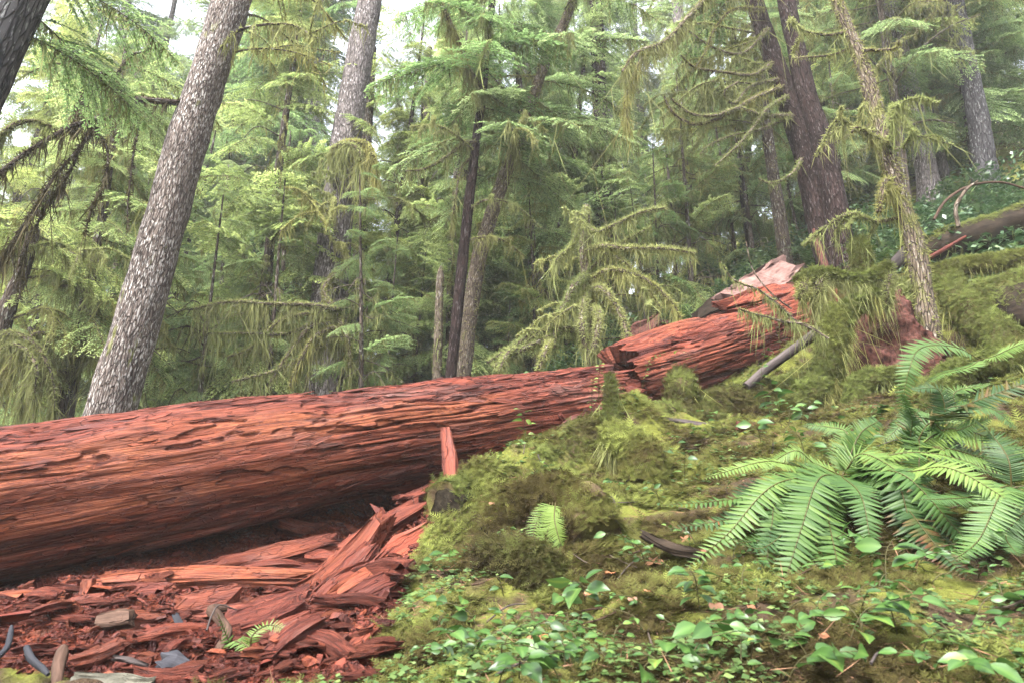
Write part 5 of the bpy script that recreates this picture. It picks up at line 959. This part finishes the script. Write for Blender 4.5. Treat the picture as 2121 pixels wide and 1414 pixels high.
# a generic clump copied about the hillside: every frond a part
def clump_proto(label, group):
    root = empty('sword_fern', label, 'fern', group); r = np.random.default_rng(9)
    for q in range(11):
        a = q / 11 * 6.28 + r.normal(0, .2); L = r.uniform(.55, .85); d = np.array([math.cos(a), math.sin(a), 0])
        frond(root, np.array([[0, 0, 0], d * L * .35 + [0, 0, L * .5], d * L * .75 + [0, 0, L * .5], d * L + [0, 0, L * .2]]), .085, 0, face=(0, 0, 1), n=26, tone=.6, r=r)
    return root
def copy_tree(o, parent=None):
    c = o.copy(); col.objects.link(c)
    if parent is not None: c.parent = parent
    for ch in list(o.children): copy_tree(ch, c)
    return c
FLAB = 'sword fern clump among the undergrowth of the hillside behind the red logs'; FG = 'sword ferns on the far hillside'
proto = clump_proto(FLAB, FG)
fspots = [(1410, 700, 9.8), (1350, 735, 8.6), (1330, 690, 10.5), (1760, 500, 11.2), (1800, 545, 9.2), (1850, 470, 11.0), (2010, 455, 9.8), (2090, 500, 8.3), (1960, 430, 11.5), (2110, 420, 10.8), (1680, 560, 11.5), (1590, 560, 12.5), (1480, 610, 12), (1440, 680, 10.5), (1250, 740, 9.6), (1150, 760, 9.2), (1060, 765, 9.2), (1000, 770, 9.5), (820, 800, 9.5), (2070, 640, 6.7), (1990, 560, 7.9), (1870, 500, 9.6), (1530, 560, 14), (1380, 640, 13), (1300, 690, 12.5)]
for q, (px, py, Y) in enumerate(fspots):
    c = proto if q == 0 else copy_tree(proto); p = P(px, py, Y); s = fr.uniform(.7, 1.15)
    c.location = (p[0], p[1], float(H(p[0], p[1])) - .02); c.rotation_euler = (fr.normal(0, .15), fr.normal(0, .15), fr.uniform(0, 6.28)); c.scale = (s, s, s)
# ------------------------------------------------------------------ low leafy plants
_lv, _lf = [], []
for q, (xx, ww, zz) in enumerate(((0, .02, 0), (.10, .15, .02), (.32, .275, .04), (.6, .245, .02), (.82, .12, -.04), (1, .004, -.11))):
    _lv += [[xx, -ww, zz + ww * .22], [xx, -ww * .5, zz + ww * .07], [xx, 0, zz], [xx, ww * .5, zz + ww * .07], [xx, ww, zz + ww * .22]]
    if q:
        k = 5 * q
        _lf += [[k - 5 + e, k + e, k + 1 + e, k - 4 + e] for e in range(4)]
OV_V, OV_F = np.array(_lv), np.array(_lf)
def oval_leaves(m, pos, X, N, ln, tone):
    B = basis(X, N) * ln[:, None, None]; v, f = inst(OV_V, OV_F[:, ::-1], B, pos); m.add(v, f, np.clip(np.repeat(tone, len(OV_V)) + np.tile(np.where(np.arange(len(OV_V)) % 5 == 2, .22, -.03), len(pos)) - .35 * np.tile(OV_V[:, 0] > .8, len(pos)) * (np.repeat(_h(np.arange(len(pos)), np.arange(len(pos)), np.full(len(pos), int(abs(pos[0, 0]) * 999)), 5), len(OV_V)) > .7), 0, 1))
def leafy(label, px, py, n, size, hgt, r, group=None, Y=None, name='salal_plant', tone=.45, spread=.16):
    p = G(px, py) if Y is None else P(px, py, Y); root = empty(name, label, 'plant', group, p)
    a = r.uniform(0, 6.28); lean = np.array([math.cos(a), math.sin(a) - .4, 0]) * spread; st = crom(np.array([p - [0, 0, .02], p + lean * .35 + [0, 0, hgt * .7], p + lean + [0, 0, hgt]]), 14)
    m = MB(); tube(m, st, np.linspace(.0022, .001, 14), 5, cap=False); t = np.linspace(.25, 1, n); q = np.stack([np.interp(t, np.linspace(0, 1, 14), st[:, k]) for k in range(3)], -1)
    T = unit(lean + [0, 0, .02]); S = np.cross([0, 0, 1.0], T); sd = np.where(np.arange(n) % 2, 1, -1)[:, None]
    X = unit(S * sd * r.uniform(.6, 1.1, (n, 1)) + T * r.uniform(.2, .9, (n, 1)) + r.normal(0, .3, (n, 3)) * [1, 1, .5] + np.array([0, 0, -.05])); N = unit(np.array([0, -.4, 1.0]) + r.normal(0, .45, (n, 3)))
    for k in range(n): tube(m, np.array([q[k], q[k] + X[k] * size * .3]), [.0015, .001], 4, cap=False)
    part(m, 'stem', M_stem, root); m = MB(); ln = size * r.uniform(.5, 1.2, n); oval_leaves(m, q + X * size * .25, X, N, ln, tone + r.normal(0, .22, n)); part(m, 'foliage', M_salal, root)
    return root
lr = np.random.default_rng(23)
UNI = [(1215, 1262, 6, .085, .12, 'glossy salal sprig with big oval leaves right of the drooping pale frond'), (1130, 1260, 4, .075, .08, 'pale leaved salal sprig under the dark hollow of the bank'), (1450, 1260, 14, .055, .14, 'bushy seedling with many small pointed leaves left of the big fern'), (1750, 1330, 9, .085, .13, 'salal plant with broad shiny leaves below the tips of the big fern'),
       (1405, 1345, 5, .08, .10, 'bright salal sprig with upright leaves below the bushy seedling'), (1620, 1410, 6, .085, .10, 'salal plant with long glossy leaves at the bottom edge in the middle of the slope'), (995, 1300, 6, .07, .09, 'salal sprig at the foot of the mossy bank near the red pile'), (880, 1185, 6, .07, .10, 'glossy sprig at the left rim of the bank beside the pinkish slab'),
       (1835, 1225, 8, .075, .16, 'light green plant standing among the hanging fern tips'), (2080, 1405, 5, .055, .06, 'broad leaved plant in the bottom right corner'), (1310, 1395, 5, .085, .06, 'salal leaves at the bottom edge right of the bank'), (1075, 1395, 5, .07, .07, 'dark glossy sprig at the bottom edge below the grey green mossy lump'), (1620, 885, 9, .10, .28, 'pale salal plant with large light leaves above the big fern'), (1340, 960, 6, .05, .08, 'little shiny leaves under the shaggy mossy lump')]
for px, py, n, s, h, lab in UNI: leafy(lab, px, py, n + 3, s * 1.12, h, lr)
leafy('thin dark stemmed sprig with small leaves rising before the broken red log', 1575, 800, 9, .07, .38, lr, Y=5.7, tone=.3); leafy('sprig with light round leaves on a thin stem before the broken red log', 1435, 745, 3, .06, .1, lr, Y=6.0, tone=.8)
leafy('yellow green leafy sprig growing from the bank against the red log', 1090, 930, 9, .075, .24, lr, Y=4.8, tone=.85, name='huckleberry_sprig'); leafy('pale leaf pair on the mossy log above the dark end', 1150, 985, 3, .05, .1, lr, Y=4.2, tone=.6)
for px, py in ((1290, 850), (1240, 830), (1330, 800), (1225, 860)): leafy('fine leafed huckleberry sprig in the gap between the two red logs', px, py, 16, .035, .26, lr, 'huckleberry sprigs in the log gap', Y=5.6, name='huckleberry_sprig', tone=.8)
for q in range(130):
    px, py = lr.uniform(880, 2110), (lr.uniform(1130, 1412) if q % 3 else lr.uniform(960, 1200))
    if px < 1300 and py < 1290 + (1300 - px) * -.25: py = lr.uniform(1300, 1410)
    leafy('low salal plant with a few glossy oval leaves growing from the moss', px, py, int(lr.integers(3, 9)), lr.uniform(.028, .064), lr.uniform(.03, .11), lr, 'low salal plants on the slope')
for q in range(34):
    leafy('small leafy plant on the mossy ground between the ferns and the nurse log', lr.uniform(1400, 2050), lr.uniform(850, 1010), int(lr.integers(5, 10)), lr.uniform(.05, .10), lr.uniform(.05, .16), lr, 'small plants above the ferns')
# bushes on the far hillside
BUSH = []
for q in range(4):
    r = np.random.default_rng(60 + q); m = MB(); n = 420; p = rand_dirs(n, r) * np.array([.5, .5, .42]) * (r.random((n, 1)) ** .4); p[:, 2] = np.abs(p[:, 2]) * 1.3
    leaves(m, p, rand_dirs(n, r) * [1, 1, .4], np.array([0, -.2, 1.0]) + r.normal(0, .4, (n, 3)), r.uniform(.05, .10, n), r.uniform(.03, .06, n), np.clip(r.normal(.5, .25, n), 0, 1))
    st = MB()
    for k in range(16):
        e = p[r.integers(0, n)]; tube(st, crom(np.array([[0, 0, -.05], e * [.4, .4, .7], e]), 6), np.linspace(.006, .002, 6), 4, cap=False)
    BUSH.append((m.mesh('foliage', M_bluish), st.mesh('stem', M_twig)))
bpx = [(lr.uniform(1740, 2150), lr.uniform(395, 500), lr.uniform(9.5, 12.5)) for q in range(34)] + [(lr.uniform(1300, 1720), lr.uniform(560, 690), lr.uniform(11.5, 15)) for q in range(20)] + [(lr.uniform(950, 1420), 730, lr.uniform(8.9, 13)) for q in range(26)] + [(lr.uniform(330, 950), 800, lr.uniform(8.6, 13)) for q in range(30)] + [(lr.uniform(-60, 200), 860, lr.uniform(8, 12)) for q in range(10)] + [(lr.uniform(1900, 2160), lr.uniform(500, 640), lr.uniform(7.5, 9)) for q in range(8)]
for px, py, Y in bpx:
    p = P(px, py, Y); root = empty('salal_bush', 'dark leaved salal bush in the undergrowth behind the red logs', 'bush', 'salal bushes in the undergrowth', (p[0], p[1], float(H(p[0], p[1])) - .03)); s = lr.uniform(.7, 1.5); root.scale = (s, s, s * lr.uniform(.8, 1.3)); root.rotation_euler = (0, 0, lr.uniform(0, 6.28))
    for me in BUSH[lr.integers(0, 4)]:
        o = bpy.data.objects.new(me.name, me); col.objects.link(o); o.parent = root
# ------------------------------------------------------------------ fallen leaves
def dead_leaf(label, px, py, size, tone, Y=None, lobes=5, group=None):
    p = G(px, py) + np.array([0, -.01, .03]); n = 40; a = np.linspace(0, 2 * np.pi, n, endpoint=False); rr = size * (.35 + .65 * np.abs(np.cos(a * lobes / 2)) ** 1.5) * (.75 + .25 * np.cos(a)) if lobes else size * (.5 + .12 * np.cos(2 * a))
    v = np.stack([rr * np.cos(a), rr * np.sin(a), .35 * rr * np.sin(3 * a + px) * .5], -1); N = unit(np.array([[lr.normal(0, .2), -.6, 1.0]])); B = basis(unit(np.array([[math.cos(px), math.sin(px), 0]])), N)[0]; v = v @ B.T
    m = MB(); m.add(np.concatenate([v, [[0, 0, 0]]]), np.stack([np.arange(n), (np.arange(n) + 1) % n, np.full(n, n)], -1), tone); o = m.build('fallen_leaf', M_deadleaf); o.location = tuple(p); tag(o, label, 'leaf', group)
dead_leaf('curled rust brown maple leaf left of the hanging fern fronds', 1350, 1175, .06, .45); dead_leaf('bright red orange scrap of leaf behind the glossy salal sprig', 1265, 1200, .04, .6); dead_leaf('purple grey oval leaf lying on the brown moss curtain', 1088, 1090, .035, .1, lobes=0); dead_leaf('brown crinkled leaf at the foot of the bank', 1032, 1345, .045, .15, lobes=0); dead_leaf('dark rust leaf right of the black wet slab', 1420, 1130, .05, .25)
for q in range(14): dead_leaf('small withered brown leaf lying on the moss of the slope', lr.uniform(1000, 2100), lr.uniform(1050, 1410), lr.uniform(.02, .045), lr.uniform(.1, .9), lobes=int(lr.choice([0, 0, 3, 5])), group='withered leaves on the slope')
# dead twigs dropped on the moss
for q in range(34):
    p = G(lr.uniform(960, 2100), lr.uniform(900, 1410)); a = lr.uniform(0, 6.28); l = lr.uniform(.07, .26); d = np.array([math.cos(a), math.sin(a), 0]) * l; pts = [p + d * t + np.array([0, 0, 0]) for t in (-.5, 0, .5)]
    for v_ in pts: v_[2] = float(H(v_[0], v_[1])) + lr.uniform(.012, .03)
    m = MB(); tube(m, crom(np.array(pts) + lr.normal(0, .008, (3, 3)), 10), np.linspace(.0042, .0018, 10), 5, lump=.3, lf=40); o = m.build('twig', [M_brownroot, M_greywood, M_twig][q % 3], origin=p)
    tag(o, 'thin dead twig dropped on the moss of the slope', 'twig', 'dead twigs on the mossy slope')
# ------------------------------------------------------------------ the misty air of the forest
hz = MB(); q = np.array([[a, b, c] for a in (-97., 97.) for b in (-97., 97.) for c in (-30., 62.)])
hz.add(q, np.array([[0, 1, 3, 2], [4, 6, 7, 5], [0, 4, 5, 1], [2, 3, 7, 6], [0, 2, 6, 4], [1, 5, 7, 3]]))
hm = bpy.data.materials.new('misty_air'); hm.use_nodes = True; hm.node_tree.nodes.clear()
pv = hm.node_tree.nodes.new('ShaderNodeVolumePrincipled'); pv.inputs['Color'].default_value = (.95, .97, .98, 1); pv.inputs['Density'].default_value = .0013; pv.inputs['Anisotropy'].default_value = .2
ho = hm.node_tree.nodes.new('ShaderNodeOutputMaterial'); hm.node_tree.links.new(pv.outputs[0], ho.inputs['Volume'])
tag(hz.build('haze', hm), kind='stuff')
